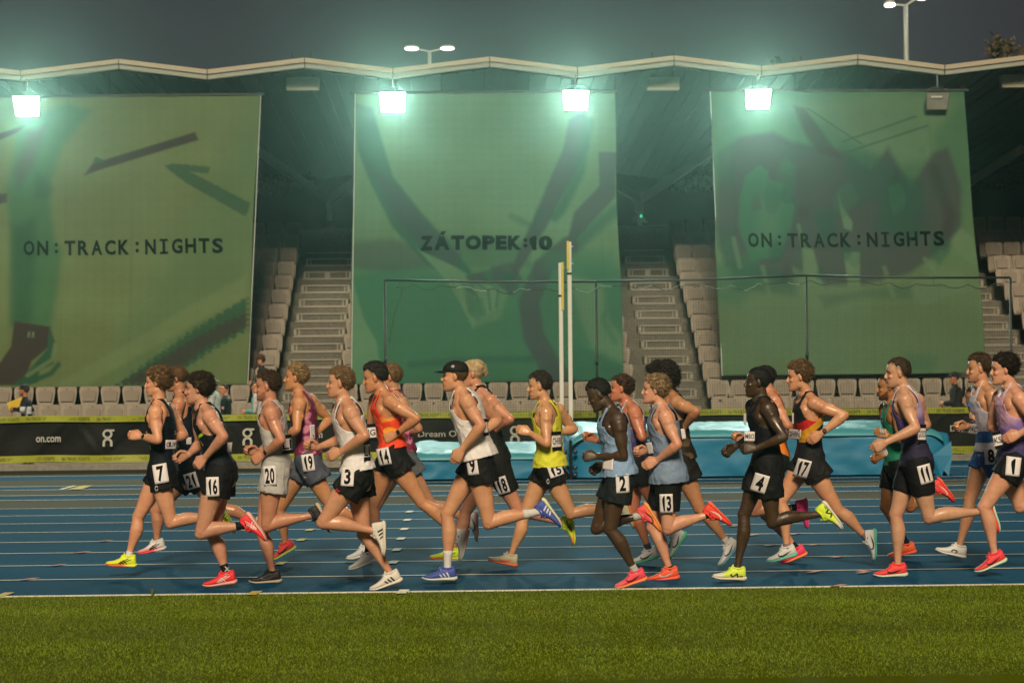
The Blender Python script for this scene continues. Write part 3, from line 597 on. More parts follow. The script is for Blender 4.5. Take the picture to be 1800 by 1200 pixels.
def add_bib(cfg, J, root, garment, px, wd, hg, ang, txt, frame_=None, tcol=M_INK, name='number_bib', band=None):
    """a paper bib pinned on a garment, at the photo pixel px (crop units), size in crop pixels"""
    o = cfg['o']; sc = cfg.get('sc', SC); D = cfg['D']-.16; m = D/FPX/sc
    p = at(o[0]+px[0]/sc, o[1]+px[1]/sc, D); a = math.radians(ang)
    X = Vector((math.cos(a), 0, math.sin(a))); Y = Vector((-math.sin(a), 0, math.cos(a)))
    tree = garment if isinstance(garment, BVHTree) else bvh(garment.data); W, Hh = wd*m, hg*m
    v, f = grid2(W, Hh); ev = fitter(p, X, Y, W, Hh, tree); mb = MB(); lay(mb, v, f, ev, .004, 0)
    b = mb.build(name, M_BIB, root, True); 
    md = b.modifiers.new('s', 'SOLIDIFY'); md.thickness = .001
    if band:
        for yc, hh in band:
            bb = MB(); v, f = grid2(W*1.005, Hh*hh, 6, 2); lay(bb, v, f, ev, .0058, 0, 0, Hh*yc); bb.build('bib_band', M_INK, b)
    if txt:
        fs, wf, hf = cfg.get('tf', (.84, .86)), 0, 0; wf, hf = (frame_ or (.78, .80)); t = MB()
        n = len(txt)
        if name == 'number_bib' and n == 1: wf = .55
        if name == 'number_bib': 
            for i, ch in enumerate(txt):
                v, f, _ = text_mesh(ch, .035); cw = W*wf/n; nar = .60 if ch == '1' else .90
                lay(t, [((x-.5)*cw*nar + (i-(n-1)/2)*cw, (y-.5)*Hh*hf) for x, y in v], f, ev, .0062, 1)
        else:
            v, f, _ = text_mesh(txt, .01); lay(t, [((x-.5)*W*wf, (y-.5)*Hh*hf) for x, y in v], f, ev, .0066, 1)
        t.build('lettering', tcol, b)
    return b
def add_patch(cfg, root, tree, polys, col, name='print', off=.009):
    """shapes printed on a garment, given as crop-pixel polygons"""
    o = cfg['o']; sc = cfg.get('sc', SC); D = cfg['D']-.16; p = at(o[0], o[1], D); m = D/FPX/sc; mb = MB()
    for poly in polys:
        v = []
        for q in poly:
            w_ = at(o[0]+q[0]/sc, o[1]+q[1]/sc, D)-p; v.append((w_.x, w_.z))
        mb.add(*conform(v, [tuple(range(len(v)))], p, VX, VZ, tree, off, 7))
    me = mb.mesh(name); paint(me, np.tile(np.array(col), (len(me.vertices), 1))); return link(name, me, root, M_PRINT)
def cuff(J, root, s, name, col, t0, t1, r, limb_='ka', prof=SHANK):
    a, b = J[limb_[0]+s], J[limb_[1]+s]; d, l, f = frame(a, b); L = (b-a).length; mb = MB(); rings = []; k = J['k']
    for t in np.linspace(t0, t1, 7):
        q = prof_at(prof, min(t, 1.05)); rings.append((a+d*(t*L)+f*q[3]*k, f, l, q[1]*k+r, q[2]*k+r, 2.1))
    rings = [(rings[0][0], rings[0][1], rings[0][2], rings[0][3]-r*1.3, rings[0][4]-r*1.3, 2.1)] + rings
    mb.loft(rings, 18); me = mb.mesh(name, True); paint(me, np.tile(np.array(col), (len(me.vertices), 1))); return link(name, me, root, M_CLOTH)
def watch(J, root, s='N', col=(.015, .015, .018)):
    k = J['k']; a, b = J['e'+s], J['w'+s]; d, l, f = frame(a, b); L = (b-a).length
    cuff(J, root, s, 'watch_strap', col, .86, .95, .003, 'ew', FOREARM)
    c = a + d*(L*.905) + Vector((0, -1, .3)).normalized()*.028*k; n = Vector((0, -1, .3)).normalized(); mb = MB()
    u = d; v = n.cross(u).normalized(); mb.loft([(c-n*.006, u, v, .019, .019, 2), (c+n*.005, u, v, .019, .019, 2), (c+n*.007, u, v, .015, .015, 2)], 16)
    me = mb.mesh('watch_face'); paint(me, np.tile(np.array(col), (len(me.vertices), 1))); link('watch_face', me, root, M_EYE)
# ---------------------------------------------------------------- the runners
c1, c2, c3, c4, c5, c6, c7 = (160, 620), (400, 620), (600, 610), (720, 610), (1000, 610), (1220, 610), (1500, 600)
def solid(c): return np.array(c)
WHT, BLK = lin(215, 205, 205), (.008, .008, .010)
SKL = np.array(lin(208, 153, 120)); SKM = np.array(lin(190, 134, 99)); SKT = np.array(lin(166, 110, 72)); SKD = np.array((.052, .027, .016)); SKD2 = np.array((.068, .036, .021))
BROWN, DKB, LTB, BLD = (.075, .040, .018), (.018, .011, .007), (.17, .10, .045), (.42, .31, .16)
ANY, RED, ORG, WH, NEON = (.75, .85, .03), (.80, .03, .04), (.85, .10, .025), (.72, .70, .70), (.66, .85, .04)
def bcast(c, n): return np.tile(np.array(c, dtype=float), (n, 1))
def fn_orange(h, l, f, X):
    n = vnoise(X, 16, 2)+.6*vnoise(X, 31, 5); C = mix(bcast((.85, .07, .03), len(X)), bcast((.88, .36, .03), len(X)), sstep(n, .1, .35)*sstep(.66-h, 0, .12))
    C = mix(C, bcast((.72, .62, .62), len(X)), sstep(vnoise(X, 13, 9), .12, .3)*np.exp(-((h-.56)/.10)**2)); return C
def fn_maroon(h, l, f, X):
    n = vnoise(X, 26, 4)+.5*vnoise(X, 60, 8); return mix(bcast((.20, .025, .07), len(X)), bcast((.62, .22, .36), len(X)), sstep(n, .2, .7))
def fn_purple(h, l, f, X):
    C = mix(bcast((.025, .022, .055), len(X)), bcast((.13, .09, .30), len(X)), sstep(h, .22, .52)); C = mix(C, bcast((.52, .36, .60), len(X)), sstep(h+.02*vnoise(X, 20), .52, .74)*sstep(-f-l*0, -.08, .03)); return mix(C, bcast((.66, .60, .74), len(X)), sstep(h, .80, .92))
def fn_purple2(h, l, f, X):
    C = mix(bcast((.05, .04, .13), len(X)), bcast((.22, .14, .42), len(X)), sstep(h, .15, .42)); C = mix(C, bcast((.66, .40, .60), len(X)), sstep(h+f*.8+.02*vnoise(X, 20), .46, .66)); return mix(C, bcast((.62, .56, .72), len(X)), sstep(h, .84, .95))
def fn_purple3(h, l, f, X):
    return mix(bcast((.05, .04, .12), len(X)), mix(bcast((.18, .12, .33), len(X)), bcast((.55, .40, .55), len(X)), sstep(h, .6, .85)), sstep(h, .3, .55))
def fn_blue8(h, l, f, X):
    C = bcast(lin(205, 200, 215), len(X)); C[h < .36] = (.03, .10, .32); C[(h < .20) & (h > .06)] = lin(205, 200, 215); C[h < .06] = (.03, .10, .32); return C
def fn_17(h, l, f, X):
    C = bcast((.012, .013, .018), len(X)); z = h+f*1.3; C[(z > .56) & (z < .70)] = (.55, .02, .02); C[(z > .44) & (z <= .56)] = (.62, .30, .02); C[(h < .40) & (f > .03) & (l < -.02) & (h > .3)] = (.62, .30, .02); return C
def fn_7(h, l, f, X):
    C = bcast((.006, .010, .016), len(X)); z = f-.035*np.sin(h*22); C[(f > .055) & (l < -.06) & (h > .28) & (h < .62) & (np.abs(np.sin(h*19+1)) > .86)] = NEON; return C
def fn_curly(h, l, f, X):
    n = vnoise(X, 26, 4); return mix(bcast((.015, .012, .010), len(X)), bcast((.10, .065, .035), len(X)), sstep(n, .1, .5)*sstep(.42-h, 0, .2))
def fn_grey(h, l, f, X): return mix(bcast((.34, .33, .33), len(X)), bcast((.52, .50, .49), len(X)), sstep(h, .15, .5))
def fn_18(h, l, f, X): return bcast((.010, .010, .010), len(X))
def H_(col, col2=None, **k): return dict(col=col, col2=col2, **k)
bnd = [(.40, .20), (-.40, .20)]
R = []
def run(**k): k.setdefault('group', 'runners in the pack on the track'); R.append(k)
run(id=7, o=c1, D=17.5, skin=SKL, k=.96, label='leading runner, wavy brown hair, black singlet, white hip number 7, yellow shoes',
    hd=(311, 142), pitch=2, nb=(325, 232), sN=(308, 288), eN=(322, 418), wN=(243, 402), gN=(205, 395), sF=(372, 272), eF=(448, 395), wF=(372, 420), pv=(338, 570),
    kN=(385, 812), aN=(612, 780), tN=(712, 885), kF=(228, 785), aF=(180, 978), tF=(48, 1016),
    hair=H_(BROWN, (.36, .22, .10), th=.020, amp=.012, tufts=1500, tl=.042, flow=(-1.2, 0, .15), back=1.0, top=.3, line=-.006, clump=60),
    top=dict(fn=fn_7, low=-.02), bot=dict(col=BLK, len=.34, loose=.030),
    bib=[((336, 577), 68, 92, 10, '7')], nbib=[((378, 441), 46, 44, -4, 'CLIF')], watch='N',
    shN=dict(up=ANY, sole=(.75, .85, .1), toe=(.75, .4, .05), mark=('cross', BLK)), shF=dict(up=ANY, sole=(.85, .1, .06), sole2=(.8, .8, .1), sdir=-1, mark=('cross', BLK), lace=ANY), sock=[('F', WH, .86, 1.03)])
run(id=21, o=c1, D=18.7, skin=SKM, k=.97, label='second runner, shaved head half hidden behind the leader, hip number 21',
    hd=(408, 122), pitch=2, nb=(428, 198), sN=(420, 245), eN=(395, 372), wN=(330, 395), gN=(300, 390), sF=(475, 235), eF=(520, 330), wF=(450, 380), pv=(478, 568),
    kN=(628, 742), aN=(808, 815), tN=(850, 910), kF=(312, 760), aF=(316, 905), tF=(216, 962),
    hair=H_(BROWN, None, th=.006, amp=.001, tufts=500, tl=.006), buzz=1, top=dict(fn=fn_7, low=.05), bot=dict(col=BLK, len=.42),
    bib=[((484, 612), 62, 78, 16, '21')], nbib=[((468, 422), 24, 34, 0, '')],
    shN=dict(up=(.7, .7, .72), sole=(.85, .1, .1)), shF=dict(up=WH, sole=(.85, .05, .06), sole2=(.75, .75, .75), sdir=-1, low=(.8, .3, .3), mark=('cross', BLK)))
run(id=16, o=c1, D=16.5, skin=SKL, k=1.0, label='runner with thick dark hair, black singlet with neon chevron, hip number 16, red shoes',
    hd=(508, 172), pitch=2, nb=(537, 255), sN=(572, 308), eN=(637, 402), wN=(548, 500), gN=(512, 535), sF=(520, 285), eF=(520, 440), wF=(470, 485), gF=(435, 497), pv=(622, 580),
    kN=(530, 862), aN=(742, 824), tN=(866, 918), kF=(585, 872), aF=(650, 1058), tF=(533, 1113),
    hair=H_(DKB, (.07, .045, .025), th=.022, amp=.010, tufts=1300, tl=.030, flow=(-.8, 0, .1), back=.6, top=.2, line=-.004, clump=60),
    top=dict(fn=lambda h, l, f, X: bcast((.007, .010, .016), len(X)), low=-.02), bot=dict(col=BLK, len=.34, loose=.032),
    bib=[((586, 639), 62, 92, 2, '16')], nbib=[((655, 455), 20, 44, 0, '')], patch=[(NEON, [[(500, 402), (536, 380), (547, 386), (512, 412)], [(500, 402), (512, 412), (536, 445), (522, 448), (508, 430)]])],
    shN=dict(up=RED, sole=(.8, .45, .4), mark=('cross', (.75, .6, .6)), lace=(.8, .1, .1)), shF=dict(up=RED, sole=(.75, .35, .3), mark=('cross', (.75, .6, .6)), lace=(.8, .1, .1)), sock=[('N', BLK, .78, 1.04), ('F', BLK, .76, 1.04)])
run(id=20, o=c2, D=16.9, skin=SKM, k=.97, label='runner in pale grey singlet and grey shorts with hip number 20',
    hd=(186, 162), pitch=3, nb=(203, 240), sN=(208, 292), eN=(258, 418), wN=(172, 488), gN=(132, 512), sF=(240, 280), eF=(205, 430), wF=(152, 478), gF=(120, 470), pv=(232, 560),
    kN=(192, 828), aN=(412, 776), tN=(505, 868), kF=(165, 858), aF=(216, 1052), tF=(95, 1096), beard=('mb', .5),
    hair=H_(DKB, (.11, .06, .028), th=.020, amp=.010, tufts=1300, tl=.020, flow=(-.3, 0, .6), side=.035, top=.5, clump=80), buzz=1, watch='N',
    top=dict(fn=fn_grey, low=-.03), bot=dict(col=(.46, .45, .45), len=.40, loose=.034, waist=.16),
    bib=[((204, 587), 62, 92, 3, '20')], nbib=[((280, 440), 44, 92, 4, 'LI')],
    shN=dict(up=BLK, sole=(.5, .4, .28)), shF=dict(up=(.012, .012, .014), sole=(.45, .36, .28), mark=('swoosh', (.08, .08, .09)), lace=(.01, .01, .01)))
run(id=19, o=c2, D=18.5, skin=SKM, k=.98, label='blond runner in maroon tie-dye singlet and slate shorts, hip number 19',
    hd=(323, 120), pitch=-4, nb=(345, 195), sN=(345, 245), eN=(332, 368), wN=(262, 420), sF=(400, 230), eF=(492, 318), wF=(430, 382), pv=(385, 515),
    kN=(512, 758), aN=(640, 800), tN=(690, 890), kF=(248, 752), aF=(278, 915), tF=(206, 990), beard=('m', .5), browc=BROWN,
    hair=H_(LTB, (.50, .34, .16), th=.018, amp=.010, tufts=1300, tl=.026, flow=(-.4, 0, .6), side=.018, top=.5, clump=60), buzz=1,
    top=dict(fn=fn_maroon, low=.05), bot=dict(col=(.075, .085, .12), len=.40, loose=.036, wr=.007),
    bib=[((388, 525), 58, 82, 8, '19')], nbib=[((406, 380), 22, 70, 2, '')],
    shN=dict(up=RED, sole=(.3, .6, .2)), shF=dict(up=(.85, .06, .06), sole=(.45, .8, .2), toe=(.85, .12, .05), mark=('swoosh', BLK)))
run(id=3, o=c2, D=16.3, skin=SKL, k=1.0, label='runner in white singlet and black shorts with red logo, hip number 3',
    hd=(535, 146), pitch=-2, nb=(560, 228), sN=(590, 288), eN=(660, 398), wN=(545, 472), gN=(505, 487), sF=(535, 270), eF=(540, 420), wF=(435, 452), gF=(395, 442), pv=(622, 588),
    kN=(460, 812), aN=(708, 852), tN=(752, 978), kF=(655, 868), aF=(782, 1058), tF=(686, 1130),
    hair=H_((.11, .065, .03), (.32, .20, .10), th=.016, amp=.008, tufts=1300, tl=.020, flow=(-.2, 0, .5), side=.018, top=.7, front=.6), buzz=1,
    top=dict(col=(.78, .75, .78), low=.04, loose=.02), bot=dict(col=BLK, len=.38, loose=.034, wr=.007),
    bib=[((576, 592), 62, 88, -3, '3')], nbib=[((667, 470), 30, 98, 2, 'LI')], patch=[((.7, .02, .05), [[(515, 655), (528, 648), (532, 657), (545, 660), (530, 668)]])],
    shN=dict(up=(.70, .66, .62), sole=(.72, .66, .56), mark=('stripes', BLK), lace=(.7, .68, .66)), shF=dict(up=(.70, .66, .62), sole=(.72, .64, .54), mark=('stripes', BLK), lace=(.7, .68, .66)))
run(id=14, o=c3, D=17.4, skin=SKM, k=1.0, label='moustached runner with black hair in blazing orange and white singlet, hip number 14',
    hd=(157, 148), pitch=8, nb=(198, 218), sN=(235, 262), eN=(362, 342), wN=(262, 418), gN=(215, 437), sF=(165, 255), eF=(140, 400), wF=(190, 430), pv=(245, 515),
    kN=(388, 742), aN=(560, 905), tN=(572, 1052), kF=(150, 760), aF=(128, 988), tF=(28, 1068), beard=('m', .85),
    hair=H_((.010, .008, .008), (.045, .032, .025), th=.018, amp=.006, tufts=1300, tl=.018, flow=(-.1, 0, .9), side=.040, top=.8, front=.6), buzz=1,
    top=dict(fn=fn_orange, low=.08, loose=.01), bot=dict(col=BLK, len=.36, loose=.034), watch='N',
    bib=[((204, 524), 62, 84, 12, '14')], nbib=[((146, 408), 40, 82, 4, 'IG')], nband=1,
    shN=dict(up=(.68, .66, .64), sole=(.8, .25, .2), sole2=(.7, .66, .62), mark=('cross', (.5, .5, .5))), shF=dict(up=(.70, .67, .64), sole=(.74, .72, .70), lace=(.7, .7, .7)), sock=[('N', BLK, .86, 1.05), ('F', BLK, .84, 1.05)])
run(id=101, o=c3, D=18.6, skin=SKM, k=.98, label='runner in pink singlet and grey shorts hidden behind the orange singlet',
    hd=(228, 145), pitch=2, nb=(252, 215), sN=(288, 268), eN=(372, 392), wN=(300, 408), sF=(270, 260), eF=(250, 380), wF=(220, 400), pv=(295, 525),
    kN=(428, 752), aN=(612, 828), tN=(652, 935), kF=(160, 770), aF=(118, 955), tF=(42, 1000),
    hair=H_((.11, .065, .03), (.30, .19, .09), th=.016, amp=.007, tufts=900, tl=.018, side=.015, top=.4), buzz=1, top=dict(fn=fn_maroon, low=.05), bot=dict(col=(.10, .11, .13), len=.40, loose=.034),
    shN=dict(up=(.66, .66, .68), sole=(.78, .35, .3), mark=('swoosh', BLK)), shF=dict(up=(.66, .66, .68), sole=(.7, .68, .66)))
run(id=9, o=c4, D=16.6, skin=SKL, k=1.02, label='tall runner in a black cap and loose white singlet, hip number 9, blue shoes',
    hd=(212, 138), pitch=-2, nb=(248, 212), sN=(275, 262), eN=(345, 378), wN=(252, 488), gN=(222, 535), sF=(325, 252), eF=(425, 350), wF=(350, 410), pv=(330, 552),
    kN=(382, 840), aN=(630, 785), tN=(746, 872), kF=(182, 800), aF=(182, 1064), tF=(38, 1112), browc=BROWN,
    hair=H_(BROWN, (.15, .09, .045), th=.008, amp=.003, tufts=200, tl=.012, fade=.2), cap=1,
    top=dict(col=(.76, .72, .74), low=.04, loose=.045), bot=dict(col=BLK, len=.34, loose=.034),
    bib=[((300, 565), 52, 92, 8, '9')], nbib=[((364, 385), 26, 82, 6, '')], nband=1,
    shN=dict(up=(.05, .08, .38), sole=(.68, .70, .45), mark=('stripes', (.65, .65, .7))), shF=dict(up=(.05, .08, .38), sole=(.62, .66, .52), mark=('stripes', (.65, .65, .7))), sock=[('N', (.62, .60, .60), .66, 1.05), ('F', (.62, .60, .60), .66, 1.05)])
run(id=18, o=c4, D=18.0, skin=SKM, k=1.0, label='runner with blond tied-back hair, black singlet and long black shorts, hip number 18',
    hd=(297, 128), pitch=0, nb=(325, 196), sN=(392, 262), eN=(482, 345), wN=(415, 395), sF=(330, 245), eF=(300, 370), wF=(260, 400), pv=(412, 548),
    kN=(520, 782), aN=(742, 842), tN=(788, 945), kF=(272, 785), aF=(205, 972), tF=(84, 1010),
    hair=H_(BLD, (.65, .5, .3), th=.014, amp=.003, tufts=400, tl=.018, flow=(-1, 0, .2), fade=.9, back=1.0), bun=1, buzz=1, browc=BROWN,
    top=dict(fn=fn_18, low=-.02, strap=.085), bot=dict(col=(.010, .010, .010), len=.62, loose=.010, wr=.003),
    bib=[((442, 662), 60, 84, 18, '18')],
    shN=dict(up=NEON, sole=(.75, .8, .1), toe=(.8, .3, .05), mark=('cross', BLK)), shF=dict(up=NEON, sole=(.85, .15, .05), sole2=(.7, .75, .1), sdir=-1, mark=('cross', BLK)))
run(id=15, o=c4, D=17.8, skin=SKL, k=.97, label='moustached runner in bright yellow singlet, hip number 15',
    hd=(617, 188), pitch=2, nb=(650, 265), sN=(655, 318), eN=(658, 462), wN=(578, 412), gN=(540, 398), sF=(712, 300), eF=(790, 395), wF=(712, 410), pv=(668, 578), beard=('m', .7),
    kN=(775, 795), aN=(1015, 772), tN=(1085, 880), kF=(548, 815), aF=(485, 1000), tF=(366, 1014),
    hair=H_((.014, .010, .008), (.06, .045, .03), th=.016, amp=.008, tufts=1300, tl=.020, flow=(-.1, 0, .8), side=.040, top=.8, clump=70), buzz=1,
    top=dict(col=(.66, .66, .05), low=.0, loose=.03), bot=dict(col=BLK, len=.34, loose=.034),
    bib=[((700, 590), 70, 56, 18, '15')], nbib=[((706, 450), 48, 92, 2, 'CHIB')], nband=1,
    shN=dict(up=(.52, .50, .34), sole=(.85, .2, .06)), shF=dict(up=(.50, .48, .32), sole=(.85, .16, .06), mark=('swoosh', (.85, .2, .05))))
run(id=2, o=c5, D=16.25, skin=SKD2, k=.97, label='dark-skinned runner looking down, light blue singlet, hip number 2, pink shoes',
    hd=(140, 230), pitch=24, nb=(200, 300), sN=(238, 352), eN=(262, 522), wN=(135, 524), gN=(82, 522), sF=(175, 365), eF=(220, 500), wF=(170, 565), gF=(130, 582), pv=(240, 630),
    kN=(200, 872), aN=(322, 1078), tN=(226, 1146), kF=(135, 865), aF=(352, 803), tF=(452, 890),
    hair=H_((.007, .006, .006), (.022, .016, .014), th=.014, amp=.006, tufts=1200, tl=.010, flow=(0, 0, .8), side=.050, top=1.0, clump=110), buzz=1,
    top=dict(col=(.24, .36, .58), low=.03, loose=.03), bot=dict(col=(.012, .016, .020), len=.46, loose=.034),
    bib=[((256, 652), 64, 90, 2, '2')], nbib=[((188, 560), 46, 56, -6, '')], patch=[((.03, .04, .10), [[(150, 440), (178, 462), (174, 470), (150, 455)]])],
    shN=dict(up=(.82, .06, .10), sole=(.85, .25, .08), toe=(.85, .12, .16), mark=('swoosh', BLK)), shF=dict(up=(.82, .07, .08), sole=(.85, .35, .08), low=(.85, .25, .05), mark=('swoosh', BLK)), sock=[('N', (.45, .44, .43), .84, 1.05), ('F', (.45, .44, .43), .80, 1.05)])
run(id=102, o=c5, D=18.0, skin=np.array(lin(186, 118, 84)), k=.96, label='tanned runner in purple singlet with white straps, behind the looking-down runner',
    hd=(245, 198), pitch=-4, nb=(280, 270), sN=(315, 312), eN=(352, 435), wN=(322, 380), gN=(296, 362), sF=(250, 300), eF=(190, 452), wF=(130, 445), gF=(95, 430), pv=(330, 550),
    kN=(420, 770), aN=(500, 850), tN=(490, 905), kF=(310, 785), aF=(385, 975), tF=(314, 1020),
    hair=H_(DKB, (.13, .07, .03), th=.018, amp=.010, tufts=1200, tl=.026, flow=(-.6, 0, .4), side=.012),
    top=dict(fn=fn_purple3, low=0, trim=(.6, .55, .58)), bot=dict(col=(.015, .015, .02), len=.45),
    shN=dict(up=(.68, .68, .7), sole=(.05, .4, .25)), shF=dict(up=(.68, .68, .7), sole=(.06, .45, .28), mark=('swoosh', BLK)), sock=[('F', (.05, .05, .06), .82, 1.05), ('N', (.05, .05, .06), .82, 1.05)])
run(id=13, o=c5, D=16.8, skin=SKL, k=.98, label='fair runner with tousled light hair, blue-grey singlet, long shorts with number 13',
    hd=(405, 204), pitch=-2, nb=(440, 282), sN=(465, 338), eN=(522, 468), wN=(425, 540), gN=(382, 560), sF=(420, 310), eF=(425, 440), wF=(378, 495), gF=(332, 497), pv=(472, 620),
    kN=(478, 868), aN=(672, 800), tN=(788, 858), kF=(405, 865), aF=(484, 1064), tF=(376, 1112),
    hair=H_((.15, .09, .045), (.45, .31, .17), th=.022, amp=.011, tufts=900, tl=.030, flow=(-.9, 0, .3), back=.5, line=-.004, clump=70),
    top=dict(col=(.20, .27, .40), low=-.10, loose=.035), bot=dict(col=BLK, len=.66, loose=.012, wr=.004, waist=.05),
    bib=[((466, 748), 62, 92, 2, '13')], nbib=[((395, 488), 26, 56, 14, '')],
    shN=dict(up=(.85, .05, .03), sole=(.85, .12, .05), mark=('swoosh', (.6, .5, .5))), shF=dict(up=(.85, .10, .04), sole=(.85, .12, .05), mark=('swoosh', (.6, .5, .5))), sock=[('N', BLK, .90, 1.05), ('F', BLK, .93, 1.05)])
run(id=103, o=c5, D=17.6, skin=SKM, k=1.0, label='runner with a big dark curly mane in dark brown singlet, behind the light-haired one',
    hd=(430, 150), pitch=0, nb=(478, 215), sN=(520, 268), eN=(610, 308), wN=(552, 385), sF=(470, 255), eF=(440, 380), wF=(400, 400), pv=(530, 540),
    kN=(625, 768), aN=(765, 942), tN=(712, 1066), kF=(475, 780), aF=(508, 900), tF=(482, 1000),
    hair=H_((.008, .006, .005), (.05, .03, .018), th=.042, amp=.020, tufts=1600, tl=.035, flow=(-.6, 0, -.1), back=.8, line=-.02, clump=110, tw=.004),
    top=dict(fn=fn_curly, low=-.02, loose=.01), bot=dict(col=(.010, .009, .009), len=.42, loose=.034),
    bib=[((545, 562), 20, 72, 22, '')], nbib=[((550, 415), 20, 50, 8, '')],
    shN=dict(up=(.70, .68, .68), sole=(.10, .35, .45), mark=('swoosh', (.03, .05, .2)), lace=WH), shF=dict(up=(.68, .68, .7), sole=(.05, .42, .26), mark=('swoosh', BLK)), sock=[('N', (.55, .52, .50), .84, 1.05), ('F', (.62, .60, .58), .82, 1.05)])
run(id=4, o=c6, D=16.4, skin=SKD, k=1.0, label='lean dark-skinned runner in black singlet and shorts, hip number 4',
    hd=(300, 168), pitch=-4, nb=(322, 248), sN=(355, 300), eN=(432, 432), wN=(300, 484), gN=(245, 486), sF=(280, 285), eF=(290, 420), wF=(200, 475), gF=(158, 498), pv=(345, 565),
    kN=(378, 835), aN=(612, 798), tN=(720, 876), kF=(242, 802), aF=(208, 1064), tF=(70, 1102), leg=.93, arm=.92,
    hair=H_((.006, .005, .005), (.015, .012, .01), th=.009, amp=.003, tufts=400, tl=.006, fade=.4, top=.6), buzz=1,
    top=dict(col=(.010, .010, .014), low=-.02, strap=.085), bot=dict(col=BLK, len=.58, loose=.022),
    bib=[((315, 652), 66, 90, -16, '4')], nbib=[((266, 427), 50, 46, -2, 'MBO')], 
    shN=dict(up=NEON, sole=(.72, .68, .62), toe=(.7, .68, .64), mark=('enn', (.02, .02, .03))), shF=dict(up=(.66, .82, .08), sole=(.72, .62, .5), toe=(.72, .68, .62), mark=('enn', (.03, .03, .03)), lace=NEON), arms=[('F', BLK, .05, .95)])
run(id=104, o=c6, D=18.1, skin=SKM, k=.98, label='runner in orange singlet almost hidden behind the lean dark-skinned runner, pink shoes',
    hd=(332, 152), pitch=0, nb=(355, 215), sN=(388, 265), eN=(448, 375), wN=(500, 395), gN=(520, 400), sF=(330, 260), eF=(300, 420), wF=(240, 448), gF=(205, 430), pv=(385, 540),
    kN=(290, 785), aN=(500, 765), tN=(555, 895), kF=(345, 800), aF=(492, 965), tF=(405, 1035),
    hair=H_((.010, .008, .008), (.03, .02, .015), th=.010, amp=.004, tufts=500, tl=.012, side=.03), top=dict(col=(.75, .22, .03), low=-.02), bot=dict(col=(.01, .02, .015), len=.4),
    shN=dict(up=(.80, .04, .25), sole=(.82, .12, .25)), shF=dict(up=(.82, .04, .12), sole=(.85, .2, .06)), sock=[('N', BLK, .84, 1.05), ('F', BLK, .84, 1.05)])
run(id=17, o=c6, D=17.7, skin=SKL, k=1.0, label='pale runner in black singlet with red and gold band, hip number 17',
    hd=(497, 142), pitch=4, nb=(542, 222), sN=(580, 272), eN=(722, 326), wN=(612, 412), gN=(562, 445), sF=(510, 262), eF=(490, 390), wF=(520, 430), pv=(548, 550), browc=BROWN,
    kN=(688, 778), aN=(828, 912), tN=(868, 1038), kF=(418, 738), aF=(446, 962), tF=(336, 1032),
    hair=H_(BROWN, (.22, .13, .06), th=.022, amp=.012, tufts=1300, tl=.028, flow=(-.6, 0, .4), side=.015, top=.6, back=.3, clump=60),
    top=dict(fn=fn_17, low=-.03, strap=.085), bot=dict(col=(.012, .012, .014), len=.34, loose=.036), watch='N',
    bib=[((519, 582), 62, 90, -14, '17')], nbib=[((496, 421), 46, 48, -2, 'GHIN')],
    shN=dict(up=(.60, .60, .62), sole=(.10, .50, .35), low=(.5, .55, .6), mark=('swoosh', BLK)), shF=dict(up=(.66, .64, .64), sole=(.10, .50, .36), mark=('swoosh', BLK)), sock=[('N', (.22, .15, .16), .84, 1.05), ('F', (.26, .18, .18), .90, 1.05)])
run(id=11, o=c7, D=16.8, skin=SKL, k=1.02, label='crop-haired runner in white-to-purple faded singlet and long tights, hip number 11',
    hd=(208, 152), pitch=2, nb=(238, 225), sN=(250, 288), eN=(300, 418), wN=(158, 482), gN=(118, 502), sF=(305, 285), eF=(352, 400), wF=(300, 425), pv=(300, 590),
    kN=(365, 842), aN=(628, 812), tN=(705, 922), kF=(205, 832), aF=(214, 1074), tF=(80, 1122),
    hair=H_((.030, .020, .012), (.07, .045, .025), th=.009, amp=.003, tufts=900, tl=.010, top=.9, side=.045), buzz=1,
    top=dict(fn=fn_purple, low=-.02), bot=dict(col=BLK, len=.56, loose=.006, wr=.002, add=.012),
    bib=[((341, 634), 66, 92, 14, '11')], nbib=[((333, 443), 48, 92, -2, 'GODD')], nband=1,
    shN=dict(up=(.85, .05, .05), sole=(.5, .7, .5), mark=('swoosh', BLK)), shF=dict(up=(.86, .05, .05), sole=(.55, .68, .55), mark=('swoosh', BLK), lace=(.86, .1, .1)))
run(id=105, o=c7, D=18.2, skin=SKT, k=.95, label='bearded runner in green singlet beside the crop-haired runner, orange shoes',
    hd=(160, 218), pitch=4, nb=(190, 292), sN=(215, 340), eN=(230, 470), wN=(170, 455), gN=(140, 442), sF=(150, 325), eF=(190, 520), wF=(138, 548), gF=(102, 560), pv=(212, 590), beard=('mb', .9),
    kN=(275, 790), aN=(400, 705), tN=(482, 765), kF=(155, 790), aF=(258, 975), tF=(140, 1040),
    hair=H_((.010, .008, .008), (.03, .02, .015), th=.008, amp=.003, tufts=500, tl=.008, side=.03), buzz=1,
    top=dict(col=(.015, .20, .12), low=-.02), bot=dict(col=(.010, .010, .010), len=.60, loose=.010),
    nbib=[((162, 525), 30, 60, 14, '')],
    shN=dict(up=(.82, .05, .04), sole=(.8, .1, .05), mark=('swoosh', (.6, .4, .4))), shF=dict(up=(.85, .12, .04), sole=(.82, .12, .05)), sock=[('F', BLK, .76, 1.05)])
